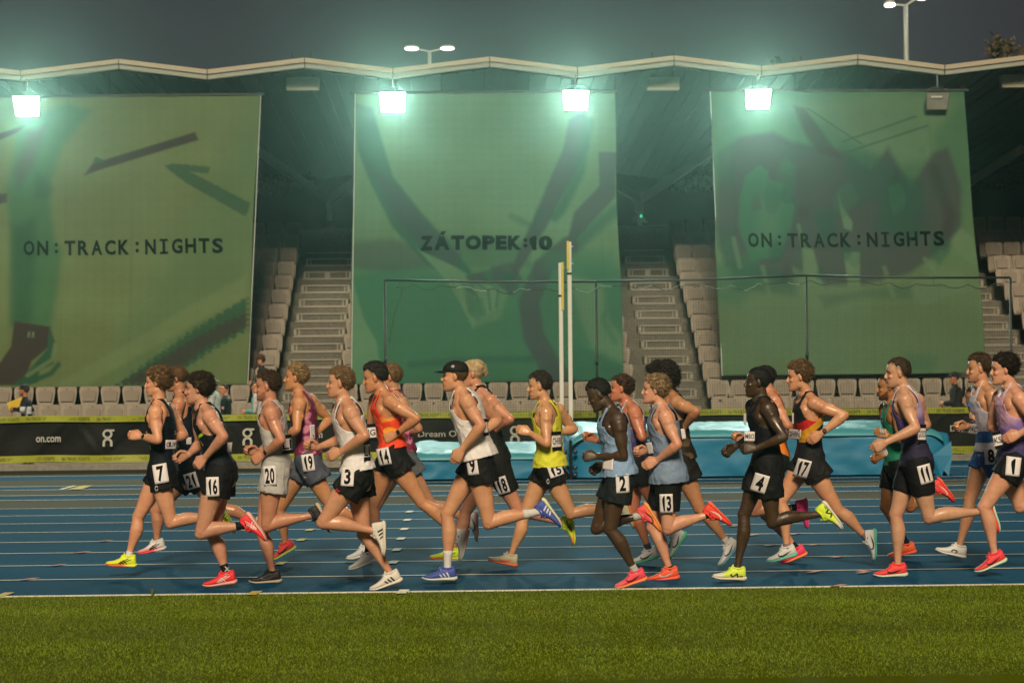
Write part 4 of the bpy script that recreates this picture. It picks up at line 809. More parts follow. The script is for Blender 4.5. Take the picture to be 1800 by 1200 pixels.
run(id=8, o=c7, D=17.8, skin=SKM, k=1.0, label='runner in white and blue club singlet and blue shorts, hip number 8',
    hd=(595, 132), pitch=2, nb=(618, 205), sN=(668, 262), eN=(690, 425), wN=(622, 382), gN=(588, 358), sF=(568, 252), eF=(595, 400), wF=(545, 405), gF=(512, 405), pv=(650, 550),
    kN=(790, 760), aN=(960, 800), tN=(1010, 900), kF=(560, 755), aF=(508, 985), tF=(376, 996), beard=('mb', .35),
    hair=H_(DKB, (.12, .07, .035), th=.016, amp=.008, tufts=1300, tl=.022, flow=(-.1, 0, .9), side=.042, top=1.0), buzz=1,
    top=dict(fn=fn_blue8, low=.06), bot=dict(col=(.025, .085, .28), len=.34, loose=.03),
    bib=[((655, 547), 60, 82, 2, '8')], nbib=[((592, 422), 48, 50, -8, 'REPAC')], patch=[((.03, .12, .30), [[(548, 300), (556, 286), (566, 290), (566, 304), (556, 316)]])],
    shN=dict(up=WH, sole=WH), shF=dict(up=(.68, .66, .66), sole=(.70, .66, .62), mark=('loop', BLK), lace=(.7, .7, .7)))
run(id=1, o=c7, D=16.8, win=.03, skin=SKL, k=1.02, label='rearmost runner with dark swept hair in pink and purple singlet, hip number 1',
    hd=(714, 135), pitch=2, nb=(755, 215), sN=(800, 280), eN=(890, 395), wN=(800, 440), gN=(762, 455), sF=(700, 272), eF=(660, 400), wF=(700, 445), pv=(760, 575),
    kN=(628, 795), aN=(678, 1020), tN=(566, 1118), kF=(800, 790), aF=(1010, 770), tF=(1080, 860),
    hair=H_((.012, .009, .008), (.03, .02, .015), th=.020, amp=.008, tufts=900, tl=.034, flow=(-1.0, 0, .3), back=.5, top=.4, fade=.2, clump=50),
    top=dict(fn=fn_purple2, low=-.02), bot=dict(col=BLK, len=.36, loose=.03),
    bib=[((760, 597), 68, 92, -8, '1')], nbib=[((692, 472), 42, 86, 12, 'KS')], nband=1,
    shN=dict(up=(.86, .04, .06), sole=(.5, .72, .5), mark=('swoosh', BLK), low=(.8, .05, .06)), shF=dict(up=(.86, .04, .06), sole=(.5, .72, .5)))
def ring(cx, cy, rx, ry, w=.55, n=12):
    q = [(cx+rx*math.cos(6.2832*i/n), cy+ry*math.sin(6.2832*i/n)) for i in range(n+1)]; r = [(cx+rx*w*math.cos(6.2832*i/n), cy+ry*w*math.sin(6.2832*i/n)) for i in range(n+1)]
    return [[q[i], q[i+1], r[i+1], r[i]] for i in range(n-1)]
def sq(cx, cy, w, h): return [[(cx-w/2, cy-h/2), (cx+w/2, cy-h/2), (cx+w/2, cy+h/2), (cx-w/2, cy+h/2)]]
WG = (.45, .43, .42)
MARKS = {7: [('b', WG, ring(316, 648, 9, 14))], 16: [('b', WG, ring(543, 681, 12, 9))], 15: [('b', WG, ring(663, 642, 7, 13))], 19: [('b', WG, [[(362, 588), (370, 600), (388, 594), (374, 595)]])],
 20: [('b', (.45, .22, .20), ring(178, 665, 9, 8, .3))], 4: [('t', WG, sq(291, 320, 18, 20)), ('t', WG, sq(244, 345, 12, 56))], 17: [('t', (.45, .28, .04), [[(500, 304), (507, 300), (510, 318), (504, 326), (499, 318)]]), ('t', WG, sq(474, 340, 8, 52))],
 105: [('t', (.40, .42, .40), sq(152, 383, 16, 12) + sq(130, 425, 7, 18) + sq(141, 427, 7, 18) + sq(153, 428, 7, 18)), ('b', WG, [[(176, 728), (182, 720), (186, 730)]])], 2: [('t', (.03, .04, .10), sq(166, 486, 34, 6) + sq(164, 495, 28, 4))],
 8: [('t', (.03, .12, .30), sq(566, 330, 10, 4))], 13: [('t', (.30, .36, .48), sq(430, 300, 8, 6))], 14: [('b', WG, sq(300, 600, 8, 5))]}
def extras(cfg, J, root):
    k = J['k']; H = J['H']; fw, up, lt, c, hk = H; P = headpts(H)
    if cfg.get('cap'):
        mb = MB(); rings = []
        for z, rx, ry, cx in ((.036, .109, .088, -.014), (.060, .108, .087, -.014), (.085, .100, .080, -.016), (.105, .084, .066, -.018), (.120, .060, .047, -.020), (.128, .03, .024, -.02), (.130, .004, .004, -.02)):
            rings.append((P(cx, 0, z+.0), fw, lt, rx*hk, ry*hk, 2.1))
        mb.loft(rings, 28); m = mb.mesh('cap', True); paint(m, bcast((.012, .011, .012), len(m.vertices))); co = link('cap', m, root, M_CLOTH)
        mb = MB(); vs = []; n = 14
        for i in range(n+1):
            a = math.radians(-62+124*i/n)
            for r_, dz in ((.0, 0), (.5, .004), (1, -.004)):
                x = .085*math.cos(a)+.0 + r_*.085*math.cos(a*.9); y = .080*math.sin(a)*(1-.06*r_)
                vs.append(P(x, y, .040+dz-.010*r_ - .35*y*y*4*r_))
        top = [v + up*.004*hk for v in vs]; fs = []
        for L_, fl in ((0, 0), (len(vs), 1)):
            for i in range(n):
                for j in range(2):
                    q = (L_+i*3+j, L_+(i+1)*3+j, L_+(i+1)*3+j+1, L_+i*3+j+1); fs.append(q if fl else q[::-1])
        N0 = len(vs)
        for i in range(n): fs.append((i*3+2, (i+1)*3+2, N0+(i+1)*3+2, N0+i*3+2))
        mb.add(vs+top, fs); m = mb.mesh('brim', True); paint(m, bcast((.012, .011, .012), len(m.vertices))); link('brim', m, co, M_CLOTH)
        add_patch(cfg, co, bvh(co.data), [[(197, 92), (208, 84), (216, 90), (212, 98), (203, 98)]], (.35, .33, .32), 'logo', .003)
    if cfg.get('bun'):
        mb = MB(); mb.ell(P(-.105, 0, .035), (.042*hk, .045*hk, .045*hk), (fw, lt, up)); mb.tube([P(-.12, 0, .03), P(-.135, 0, 0), P(-.13, 0, -.03)], [.03, .022, .008])
        m = remesh(mb, .006, 2); X = coords(m); paint(m, bcast((.40, .29, .15), len(X))*(1+.3*vnoise(X, 120)[:, None])); link('hair_bun', m, root, M_HAIR)
    for s, col, a, b in cfg.get('sock', []):
        so_ = cuff(J, root, s, 'sock', col, a, b, .005)
        if cfg['id'] == 16:
            x, y = (752, 822) if s == 'N' else (640, 1046); add_patch(cfg, so_, bvh(so_.data), [[(x-14, y-12), (x-7, y-12), (x+12, y+12), (x+5, y+12)], [(x+6, y-12), (x+12, y-12), (x-7, y+12), (x-14, y+12)]] + (sq(x+2, y+24, 28, 4) if s == 'F' else []), (.5, .5, .5), 'logo', .003)
    for s, col, a, b in cfg.get('arms', []): cuff(J, root, s, 'arm_sleeve', col, a, b, .004, 'ew', FOREARM)
    for s in cfg.get('watch', ''): watch(J, root, s)
def build_runner(cfg):
    J, root = person(cfg)
    top = add_singlet(cfg, J, root); bot = add_shorts(cfg, J, root); tt, bt = bvh(top.data), bvh(bot.data)
    for s in 'NF': shoe(J['a'+s], J['t'+s], cfg['sh'+s], root, J['k']*cfg.get('fk', 1.0))
    for px, w_, h_, a, t in cfg.get('bib', []): add_bib(cfg, J, root, bt, px, w_, h_, a, t)
    for px, w_, h_, a, t in cfg.get('nbib', []):
        add_bib(cfg, J, root, tt, px, w_, h_, a, t, (.86, .34) if cfg.get('nband') else (.84, .5), name='name_bib', band=bnd if (cfg.get('nband') or h_ > 80) else None)
    for col, polys in cfg.get('patch', []): add_patch(cfg, root, tt if cfg['id'] != 3 else bt, polys, col)
    for w_, col, polys in MARKS.get(cfg['id'], []): add_patch(cfg, root, tt if w_ == 't' else bt, polys, col, 'logo', .006)
    extras(cfg, J, root); return J, root
# ---------------------------------------------------------------- the setting
Z0 = 0.0
def sheet(name, pts, z, m, kind='structure', div=1):
    mb = MB(); mb.add([(x, y, z) for x, y in pts], [tuple(range(len(pts)))]); o = mb.build(name, m); tag(o, kind=kind); return o
def rect(name, x0, x1, y0, y1, z, m): return sheet(name, [(x0, y0), (x1, y0), (x1, y1), (x0, y1)], z, m)
def ground_mat(name, c1, c2, sc, rough=.8, bump=.4, bsc=200, big=(.3, .15)):
    m = bpy.data.materials.new(name); m.use_nodes = True; t = m.node_tree; N = t.nodes; L = t.links; b = N['Principled BSDF']; b.inputs['Roughness'].default_value = rough; b.inputs['Specular IOR Level'].default_value = .04
    g = N.new('ShaderNodeNewGeometry'); n1 = N.new('ShaderNodeTexNoise'); n1.inputs['Scale'].default_value = sc; n1.inputs['Detail'].default_value = 6
    n2 = N.new('ShaderNodeTexNoise'); n2.inputs['Scale'].default_value = big[0]; n2.inputs['Detail'].default_value = 3
    mp = N.new('ShaderNodeMapping'); mp.inputs['Scale'].default_value = (.35, 1, 1); L.new(g.outputs['Position'], mp.inputs['Vector']); L.new(mp.outputs[0], n2.inputs['Vector'])
    L.new(g.outputs['Position'], n1.inputs['Vector']); r = N.new('ShaderNodeValToRGB'); r.color_ramp.elements[0].color = (*c1, 1); r.color_ramp.elements[1].color = (*c2, 1)
    r.color_ramp.elements[0].position = .35; r.color_ramp.elements[1].position = .68
    L.new(n1.outputs['Fac'], r.inputs['Fac']); mr = N.new('ShaderNodeMapRange'); mr.inputs['From Min'].default_value = .3; mr.inputs['From Max'].default_value = .7; mr.inputs['To Min'].default_value = 1-big[1]; mr.inputs['To Max'].default_value = 1+big[1]
    L.new(n2.outputs['Fac'], mr.inputs['Value']); v = N.new('ShaderNodeVectorMath'); v.operation = 'SCALE'; L.new(r.outputs['Color'], v.inputs[0]); L.new(mr.outputs['Result'], v.inputs['Scale']); L.new(v.outputs[0], b.inputs['Base Color'])
    n3 = N.new('ShaderNodeTexNoise'); n3.inputs['Scale'].default_value = bsc; L.new(g.outputs['Position'], n3.inputs['Vector']); bp = N.new('ShaderNodeBump'); bp.inputs['Strength'].default_value = bump; bp.inputs['Distance'].default_value = .01
    L.new(n3.outputs['Fac'], bp.inputs['Height']); L.new(bp.outputs['Normal'], b.inputs['Normal']); return m
M_GRASS = ground_mat('turf', (.062, .085, .002), (.10, .13, .003), 60, .9, .6, 120, (.9, .2))
M_TRACK = ground_mat('blue_track', (.006, .058, .128), (.010, .080, .165), 90, .75, .3, 300, (.5, .18))
M_GREYT = ground_mat('grey_track', (.075, .078, .060), (.11, .11, .085), 90, .8, .3, 300, (.5, .12))
M_DGREY = ground_mat('dark_track', (.040, .044, .036), (.055, .058, .046), 90, .85, .3, 300, (.5, .12))
M_CONC = ground_mat('concrete', (.20, .19, .16), (.27, .255, .215), 12, .85, .3, 60, (1.2, .15))
M_LINE = mat('white_line', (.72, .70, .62), rough=.7, nscale=40, namp=.15)
K0 = 16.147; LW = 1.22
def KY(n): return K0+LW*n
rect('ground', -400, 400, -60, 700, -.80, ground_mat('night_ground', (.02, .022, .015), (.03, .032, .02), 1))
rect('grass_infield', -60, 60, -40, K0-.02, 0, M_GRASS)
def gnd(px, py): return ground(px, py).y
E9 = KY(9)
edges = [gnd(90, 879.3), gnd(90, 871), gnd(90, 861.3), gnd(90, 855.3), gnd(90, 843.3), gnd(90, 837.3)]
tr = MB(); tr.add([(-60, K0-.02, 0), (60, K0-.02, 0), (60, KY(8)+.06, 0), (-60, KY(8)+.06, 0)], [(0, 1, 2, 3)]); o = tr.build('running_track', M_TRACK); tag(o, kind='structure')
yy = [KY(8)+.06]+edges+[35.9]; yc = [.5*(yy[i]+yy[i+1]) for i in range(7)]
for i in range(7):
    m = (M_GREYT, M_TRACK, M_GREYT, M_TRACK, M_GREYT, M_TRACK, M_DGREY)[i]
    rect(('grey_apron', 'vault_runway')[i % 2], -60, 60, yy[i], yy[i+1], 0, m)
xb = at(700, 850, 31).x; rect('landing_apron', xb+.2, 60, yy[4]+.02, 35.4, .004, M_TRACK)
# lane lines, each a painted strip
for n in range(9):
    w_ = .042; mb = MB(); z = .005 if n else .03
    if n == 0: mb.box((0, K0, .004), (60, .018, .004))
    else: mb.add([(-60, KY(n)-w_/2, .005), (60, KY(n)-w_/2, .005), (60, KY(n)+w_/2, .005), (-60, KY(n)+w_/2, .005)], [(0, 1, 2, 3)])
    o = mb.build('lane_line', M_LINE); tag(o, kind='structure')
for i, e in enumerate(edges[:4]+[edges[5]]):
    mb = MB(); mb.add([(-60, e-.03, .009), (60, e-.03, .009), (60, e+.03, .009), (-60, e+.03, .009)], [(0, 1, 2, 3)]); tag(mb.build('runway_line', M_LINE), kind='structure')
M_PINK = mat('pink_paint', (.55, .26, .20), rough=.7, nscale=30, namp=.25); M_YEL = mat('yellow_paint', (.55, .42, .08), rough=.7, nscale=30, namp=.2); M_WSQ = mat('white_paint', (.80, .76, .62), rough=.7, nscale=30, namp=.15)
def marks(name, m, pts, wx, sl=.0, wy=.06):
    for px, py in pts:
        p = ground(px, py); mb = MB(); mb.add([(p.x-wx-sl, p.y-wy, .011), (p.x+wx-sl, p.y-wy, .011), (p.x+wx+sl, p.y+wy, .011), (p.x-wx+sl, p.y+wy, .011)], [(0, 1, 2, 3)]); tag(mb.build(name, m), kind='structure')
marks('lane_mark', M_PINK, [(52, 1018.6), (101, 994.3), (145, 971.5), (185, 951.5), (1290, 925), (1323, 941), (1354, 959), (1432, 958), (1472, 979.5), (1431, 1006), (1518, 1004), (1398, 939), (1475, 1030), (1518, 1015-8)], .035, .05, .07)
marks('white_mark', M_WSQ, [(708, 1041), (692, 989), (698, 967), (705, 947.5), (711, 930.5), (716, 914.5), (720, 900)], .04, .012, .13)
marks('yellow_mark', M_YEL, [(447, 1043.5), (494, 991), (530, 949.5), (545, 932), (8, 1046)], .04, .012, .13)
# long jump / runway take-off marks at the left
for k, (x0, x1, y0, y1) in enumerate(((103, 122, 861, 854.5), (118, 150, 861, 854.2))):
    a, b, c, d = ground(x0, y0), ground(x0+ (8 if k == 0 else 24), y0), ground(x1+14, y1), ground(x1 - (0 if k == 0 else 10)+6, y1)
    mb = MB(); mb.add([(p.x, p.y, .013) for p in (a, b, c, d)], [(0, 1, 2, 3)]); tag(mb.build('runway_mark', M_YEL if k else M_LINE), kind='structure')
# grass blades near the camera
nb_ = 260000; rng = np.random.default_rng(3)
gy = 11.6+(K0-.03-11.6)*rng.random(nb_)**.9; gx = (rng.random(nb_)-.5)*2*(gy*.275+2.0)+gy*.023
hgt = .008+.012*rng.random(nb_)**2; clump = np.sin(gx*3.1+np.sin(gy*4)*1.3)*np.sin(gy*5.3+gx)*.25+1; hgt *= clump
hgt[rng.random(nb_) < .0006] *= 2.2; an = rng.random(nb_)*math.pi; wd = .0022+.0012*rng.random(nb_); lx, ly = rng.normal(0, .008, nb_), rng.normal(0, .008, nb_)
V = np.empty((nb_, 3, 3)); V[:, 0] = np.stack([gx-np.cos(an)*wd, gy-np.sin(an)*wd, np.full(nb_, -.002)], 1); V[:, 1] = np.stack([gx+np.cos(an)*wd, gy+np.sin(an)*wd, np.full(nb_, -.002)], 1); V[:, 2] = np.stack([gx+lx, gy+ly, hgt], 1)
me = bpy.data.meshes.new('grass'); me.vertices.add(nb_*3); me.vertices.foreach_set('co', V.ravel()); me.loops.add(nb_*3); me.loops.foreach_set('vertex_index', np.arange(nb_*3)); me.polygons.add(nb_); me.polygons.foreach_set('loop_start', np.arange(0, nb_*3, 3)); me.polygons.foreach_set('loop_total', np.full(nb_, 3)); me.update()
band = .86+.10*np.sin(gy*2.6+np.sin(gx*.7)*.5)+.06*np.sin(gy*7+gx*1.1)+.05*np.sin(gx*2.3+gy*3)
gc = np.stack([.145+.045*rng.random(nb_), .215+.05*rng.random(nb_), np.full(nb_, .003)], 1)*band[:, None]; dry = rng.random(nb_) < .05; gc[dry] = (.24, .26, .04); paint(me, np.repeat(gc, 3, 0))
tag(link('grass', me, None, mat('grass_blade', attr=True, rough=.7, nscale=5, namp=.1)), 'short mown turf of the infield in the foreground', 'grass', kind='stuff')
def tuft(p, h, n, label):
    mb = MB(); rn = random.Random(int(p.x*100))
    for i in range(n):
        a = rn.uniform(0, 6.28); d = Vector((math.cos(a), math.sin(a), 0)); b = p + d*.01; t = p + d*rn.uniform(.01, .04) + VZ*h*rn.uniform(.5, 1); s = Vector((-d.y, d.x, 0))*.004; mb.add([b-s, b+s, t], [(0, 1, 2)])
    tag(mb.build('grass_tuft', mat('tuft', (.10, .13, .02), .8)), label, 'grass tuft')
tuft(ground(268, 1046), .07, 22, 'single long tuft of grass overhanging the track edge')
# ---------------------------------------------------------------- hoarding
YB = 35.5
M_BLK = mat('black_vinyl', (.010, .010, .009), rough=.5, spec=.12, nscale=3, namp=.3, bump=.3, bscale=4)
M_TAPE = mat('yellow_tape', (.28, .31, .015), rough=.5, nscale=6, namp=.15); M_TINK = mat('tape_ink', (.05, .06, .01), rough=.6); M_LOGO = mat('hoarding_print', (.42, .42, .38), rough=.6, nscale=8, namp=.08)
kb = MB(); kb.box((0, 35.25, .035), (40, .10, .065), bev=.01)
tag(kb.build('concrete_kerb', M_CONC), 'low pale concrete kerb running under the black hoarding', 'kerb', kind='structure')
M_KGAP = mat('kerb_joint', (.03, .03, .025))
zt, zb = .93, .12
def hoard_y(x, z): return YB + .018*math.sin(x*2.3+z*5)*math.sin(x*.9) + .014*math.sin(x*6.1-z*7)*math.sin(x*.37+1)
hw0, hw1 = -14.5, 16.5
root = empty('hoarding', (0, YB, 0), 'long black advertising hoarding with yellow tape along its top and bottom', 'hoarding')
nx, nz_ = 620, 14; mb = MB(); vs = [(hw0+(hw1-hw0)*i/nx, hoard_y(hw0+(hw1-hw0)*i/nx, zb+(zt-zb)*j/nz_), zb+(zt-zb)*j/nz_) for j in range(nz_+1) for i in range(nx+1)]
# diagonal tension creases
def crease(x, z):
    s = 0
    for cx, sl, a in ((-7.3, .9, .02), (-6.6, -.7, .02), (-6.1, 1.1, .016), (-4.4, -1.0, .02), (-3.2, .8, .014), (-8.5, 1.3, .02), (-1.4, .7, .02), (6.4, -1.0, .03), (8.2, .8, .02), (-5.2, .8, .02), (-3.9, -.6, .015), (-9.6, -.8, .02)):
        u = (x-cx) - (z-.5)*sl; s += a*math.exp(-(u/.035)**2) - a*.6*math.exp(-((u-.07)/.05)**2)
    return s
vs = [(x, y-crease(x, z)*1.2*(.25 < z < .8)-.0, z) for x, y, z in vs]
fs = [(j*(nx+1)+i, j*(nx+1)+i+1, (j+1)*(nx+1)+i+1, (j+1)*(nx+1)+i) for j in range(nz_) for i in range(nx)]
mb.add(vs, fs); mb.build('cover', M_BLK, root, True)
mb = MB(); mb.box((1, YB+.12, .5), (15.5, .03, .38)); mb.build('backing', mat('steel', (.18, .18, .17), .45, .6), root)
def tape(z0, z1, name='yellow_tape'):
    n = 310; mb = MB(); mb.add([(hw0+(hw1-hw0)*i/n, hoard_y(hw0+(hw1-hw0)*i/n, z)-.045, z+.008*math.sin(i*.11)+.005*math.sin(i*.37)) for z in (z0, z1) for i in range(n+1)], [(i, i+1, n+2+i, n+1+i) for i in range(n)])
    t = mb.build(name, M_TAPE, root, True); tx = MB(); x = hw0+.3; zc = (z0+z1)/2; i = 0
    while x < hw1-.3:
        k = (x-hw0)/(hw1-hw0)*n; dz = .008*math.sin(k*.11)+.005*math.sin(k*.37)
        text_on(tx, 'ON:TRACK:NIGHTS', Vector((x, hoard_y(x, zc)-.052, zc+dz)), VX, VZ, .50, .055, .012, True); x += .615
    tx.build('tape_lettering', M_TINK, t)
tape(zt-.11, zt+.0); tape(zb, zb+.12)
def hpt(px, py): return at(px, py, YB-.06)
tx = MB(); M1 = FPX/YB
def word(s, px, py, wpx, hpx, bold=.01):
    tx = MB(); text_on(tx, s, hpt(px, py), VX, VZ, wpx/M1, hpx/M1, bold); tx.build('lettering', M_LOGO, root)
word('on.com', 85, 772, 43, 9.5, .018); word('on.com', 545, 765, 43, 9.5, .018); word('Dream On', 773, 762, 76, 11, .008); word('Dream On', 1708, 752, 76, 11, .008); word('Dream On', 1240, 757, 76, 11)
def logo_on(px, py):
    tx = MB(); c = hpt(px, py); u = .052
    for ring, cz in ((1, .075),):
        n = 28; vv = []; 
        for i in range(n+1):
            a = 2*math.pi*i/n
            for r in (u, u*1.75): vv.append(c+VX*(r*.95*math.cos(a))+VZ*(cz+r*.9*math.sin(a)))
        tx.add(vv, [(2*i, 2*i+1, 2*i+3, 2*i+2) for i in range(n)])
        tx.box(c+VX*.075+VZ*(cz+.062), (.045, .004, .016), VX, VY, VZ)
    n = 16; vv = []
    for i in range(n+1):
        a = math.pi*i/n
        for r in (u*.85, u*1.65): vv.append(c+VX*(r*math.cos(a))+VZ*(-.075+r*.9*math.sin(a)))
    tx.add(vv, [(2*i, 2*i+1, 2*i+3, 2*i+2) for i in range(n)])
    for s in (-1, 1): tx.box(c+VX*(s*u*1.25)+VZ*(-.105), (u*.4, .004, .038), VX, VY, VZ)
    tx.build('logo', M_LOGO, root)
for q in ((189, 770), (435, 768), (905, 764), (1180, 757)): logo_on(*q)
# ---------------------------------------------------------------- landing mat
M_MATT = mat('teal_cover', (.05, .25, .32), rough=.42, spec=.3, nscale=2.5, namp=.22, bump=.6, bscale=5)
M_MATB = mat('blue_mat_vinyl', (.012, .16, .30), rough=.5, nscale=2.2, namp=.22, bump=.35, bscale=6)
ymf, ymb = 30.85, 34.5
root = empty('landing_mat', (at(1350, 840, ymf).x, ymf, 0), 'big blue pole vault landing mat with a glossy teal top cover', 'landing mat')
def mat_block(name, x0, x1, y0, y1, z0, z1, m, amp=.02, r=.12, seed=0, topf=None):
    nx_, ny_, nzz = max(8, int((x1-x0)/.05)), int((y1-y0)/.12), 12; mb = MB()
    # a box with rounded top edges swept as a profile round the y-z section
    prof = [(y0, z0+(z1-r-z0)*j/nzz) for j in range(nzz+1)] + [(y0+r*(1-math.cos(a)), z1-r+r*math.sin(a)) for a in np.linspace(.2, math.pi/2, 5)] + [(y0+r+(y1-y0-2*r)*j/ny_, z1) for j in range(1, ny_+1)] + [(y1-r*.1, z1-r*.5), (y1, z1-r), (y1, z0)]
    vv = []
    for i in range(nx_+1):
        x = x0+(x1-x0)*i/nx_; ex = min(x-x0, x1-x); er = max(0, 1-ex/.35)
        for (y, z) in prof:
            p = Vector((x*1.7, y*1.1, z*3+seed)); w_ = noise.noise(p)*amp + noise.noise(p*3.1)*amp*.45
            sag = -.05*er**2 if z > z1-.2 else 0
            fold = .018*math.sin(x*9+z*6+noise.noise(p)*4)*(z < z1-.1)*(y <= y0+.01)*math.exp(-((z-z0)/.25)**2)
            vv.append((x + (er*.04*(z1-z)), y - (w_+fold if y <= y0+.01 else 0)+er**2*.12*(y <= y0+.2), z + (w_*1.4 if z > z1-r*.6 else 0) + sag))
    n = len(prof); fs_ = [(i*n+j, (i+1)*n+j, (i+1)*n+j+1, i*n+j+1) for i in range(nx_) for j in range(n-1)]
    fs_.append(tuple(range(n))); fs_.append(tuple(reversed(range(nx_*n, nx_*n+n))))
    mb.add(vv, fs_); return mb.build(name, m, root, True)
xl, xm, xr = at(698, 840, ymf).x, at(1003, 800, ymf).x, at(1672, 840, ymf).x
zf = at(1300, 757, ymf).z; zl = at(850, 797, ymf).z
mat_block('mat_body', xm+.01, xr, ymf, ymb, .03, zf-.03, M_MATB, .02, .12, 0); mat_block('mat_body', xl, xm-.01, ymf, ymb, .03, zl-.02, M_MATB, .025, .10, 3)
def cover(x0, x1, z, seed, h=.06):
    nx_, ny_ = int((x1-x0)/.045), 44; vv = []
    for i in range(nx_+1):
        x = x0+(x1-x0)*i/nx_; ex = min(x-x0, x1-x)
        for j in range(ny_+1):
            t = j/ny_; y = ymf-.03+(ymb-ymf+.05)*t; dz = -h-.10*(1-t*ny_/2) if j < 2 else 0
            p = Vector((x*1.4+seed, y*1.2, seed)); w_ = noise.noise(p)*.04+abs(noise.noise(p*2.7))*.025+noise.noise(p*6)*.008
            hump = .035*math.exp(-((x-x0-.5)/.5)**2)
            vv.append((x, y, z + .012 + w_*min(1, j/3) + hump*(t > .1) + (dz+.06 if j == 0 else (dz*.3 if j == 1 else 0)) - .12*max(0, 1-ex/.25)**2))
    mb = MB(); mb.add(vv, [(i*(ny_+1)+j, (i+1)*(ny_+1)+j, (i+1)*(ny_+1)+j+1, i*(ny_+1)+j+1) for i in range(nx_) for j in range(ny_)]); o = mb.build('top_cover', M_MATT, root, True); md = o.modifiers.new('s', 'SOLIDIFY'); md.thickness = .01
cover(xm+.01, xr-.1, zf, 1); cover(xl+.05, xm-.02, zl, 5)
mb = MB(); mb.box(at(1003, 808, ymf-.03)+VY*0, (.022, .012, .30)); mb.build('strap', M_BLK, root)
for px in (993, 1011):
    for py in (794, 822, 839-4):
        mb = MB(); p = at(px, py, ymf-.05); mb.ell(p, (.038, .02, .036)); mb.build('fastener', mat('navy', (.01, .02, .07), .4), root, True)
mb = MB(); p = at(1666, 828, ymf); vv = [at(1640, 800, ymf-.03), at(1672, 775, ymf+.02), at(1674, 800, ymf-.02), at(1668, 837, ymf-.10), at(1659, 826, ymf-.04), at(1655, 838, ymf-.08), at(1645, 836, ymf-.02)]; mb.add(vv, [(0, 2, 1), (0, 4, 2), (4, 3, 2), (0, 5, 4), (0, 6, 5)]); o = mb.build('loose_flap', M_MATB, root); o.modifiers.new('s', 'SOLIDIFY').thickness = .006
# pole vault uprights
M_PW = mat('white_pole', (.62, .60, .55), rough=.4, nscale=5, namp=.08); M_PY = mat('yellow_pole', (.62, .46, .06), rough=.45, nscale=5, namp=.1)
for (px, ptop, Y, yl, label) in ((985, 462, 33.6, 82, 'shorter white pole vault upright with a long yellow sleeve'), (1000.5, 425, 32.9, 48, 'taller white pole vault upright with a yellow tip and black band')):
    tp = at(px, ptop, Y); bx = at(px+3, 750, Y).x; root = empty('vault_upright', (bx, Y, 0), label, 'pole', 'pole vault uprights')
    b = Vector((bx, Y, .02)); mb = MB(); mb.box((b+tp)/2, (.034, .034, (tp.z-.02)/2), bev=.008); 
    o = mb.build('post', M_PW, root); mb = MB(); yb_ = at(px, ptop+yl, Y); s = .05; off = .028 if px < 990 else -.022
    mb.box(Vector((tp.x+off*1.1, Y-.03, (tp.z+yb_.z)/2)), (.020, .035, (tp.z-yb_.z)/2+.01), bev=.006); mb.build('slide', M_PY, root)
    mb = MB(); mb.box(at(px, ptop+yl+8 if px > 990 else ptop+58, Y), (.042, .042, .018)); mb.build('band', M_BLK, root)
    mb = MB(); mb.bar(at(px, ptop+8, Y), at(px+7, ptop+8, Y), .012); mb.bar(at(px, ptop+38, Y), at(px+7, ptop+38, Y), .012); mb.build('bar_peg', M_PW, root)
    mb = MB(); mb.box((bx, Y, .03), (.25, .30, .03), bev=.01); mb.build('base', M_BLK, root)
# net fence
YN = 35.0; M_POST = mat('dark_green_post', (.012, .022, .018), rough=.5, nscale=8, namp=.2); M_NET = mat('net_cord', (.018, .030, .022), rough=.7, nscale=8, namp=.2); M_SIL = mat('silver_cord', (.45, .5, .48), rough=.3, metal=.6)
root = empty('net_fence', (at(1050, 700, YN).x, YN, 0), 'tall dark net fence on green posts behind the landing mat', 'fence')
posts = [(676, 492), (1047.5, 495), (1417, 484), (1776, 488)]; tops = [at(a, b, YN) for a, b in posts]
for t in tops:
    mb = MB(); mb.tube([Vector((t.x, YN, 0)), Vector((t.x, YN, t.z))], .022, 10); p = mb.build('post', M_POST, root, True); mb = MB(); mb.tube([Vector((t.x, YN, t.z-1.45)), Vector((t.x, YN, t.z-1.32))], .029, 10); mb.build('collar', M_POST, p, True)
for a, b in zip(tops, tops[1:]):
    mb = MB(); mb.tube([a, a.lerp(b, .5)-VZ*.02, b], .020, 8); mb.build('top_rail', M_POST, root, True)
x0, x1 = tops[0].x+.05, tops[-1].x; xr_ = np.arange(x0, x1, .045)
def railz(x):
    return float(np.interp(x, [t.x for t in tops], [t.z for t in tops]))
def swag(x):
    ph = (x-x0)/.46; f_ = ph-math.floor(ph); return railz(x)-.10-.10*math.sin(math.pi*f_)*(.6+.4*math.sin(math.floor(ph)*2.1))-.03*math.sin(x*1.7)
mb = MB(); nv = []
for x in xr_:
    zt_ = swag(x); dy = .03*math.sin(x*1.3); mb.add([(x-.0016, YN+dy, .05), (x+.0016, YN+dy, .05), (x+.0016, YN, zt_), (x-.0016, YN, zt_)], [(0, 1, 2, 3)])
z = .08
while z < 3.05:
    n = 120
    pts = [(x0+(x1-x0)*i/n) for i in range(n+1)]; zz = [min(z, swag(x)) + .006*math.sin(x*3+z*2) for x in pts]
    o_ = [(x, YN+.03*math.sin(x*1.3)-.002, a-.0016) for x, a in zip(pts, zz)]+[(x, YN+.03*math.sin(x*1.3)-.002, a+.0016) for x, a in zip(pts, zz)]
    mb.add(o_, [(i, i+1, n+2+i, n+1+i) for i in range(n)]); z += .045
mb.build('net', M_NET, root)
mb = MB(); mb.tube([Vector((x, YN-.01, swag(x))) for x in np.arange(x0+.15, x1-.1, .06)], .008, 6); mb.build('head_rope', M_NET, root, True)
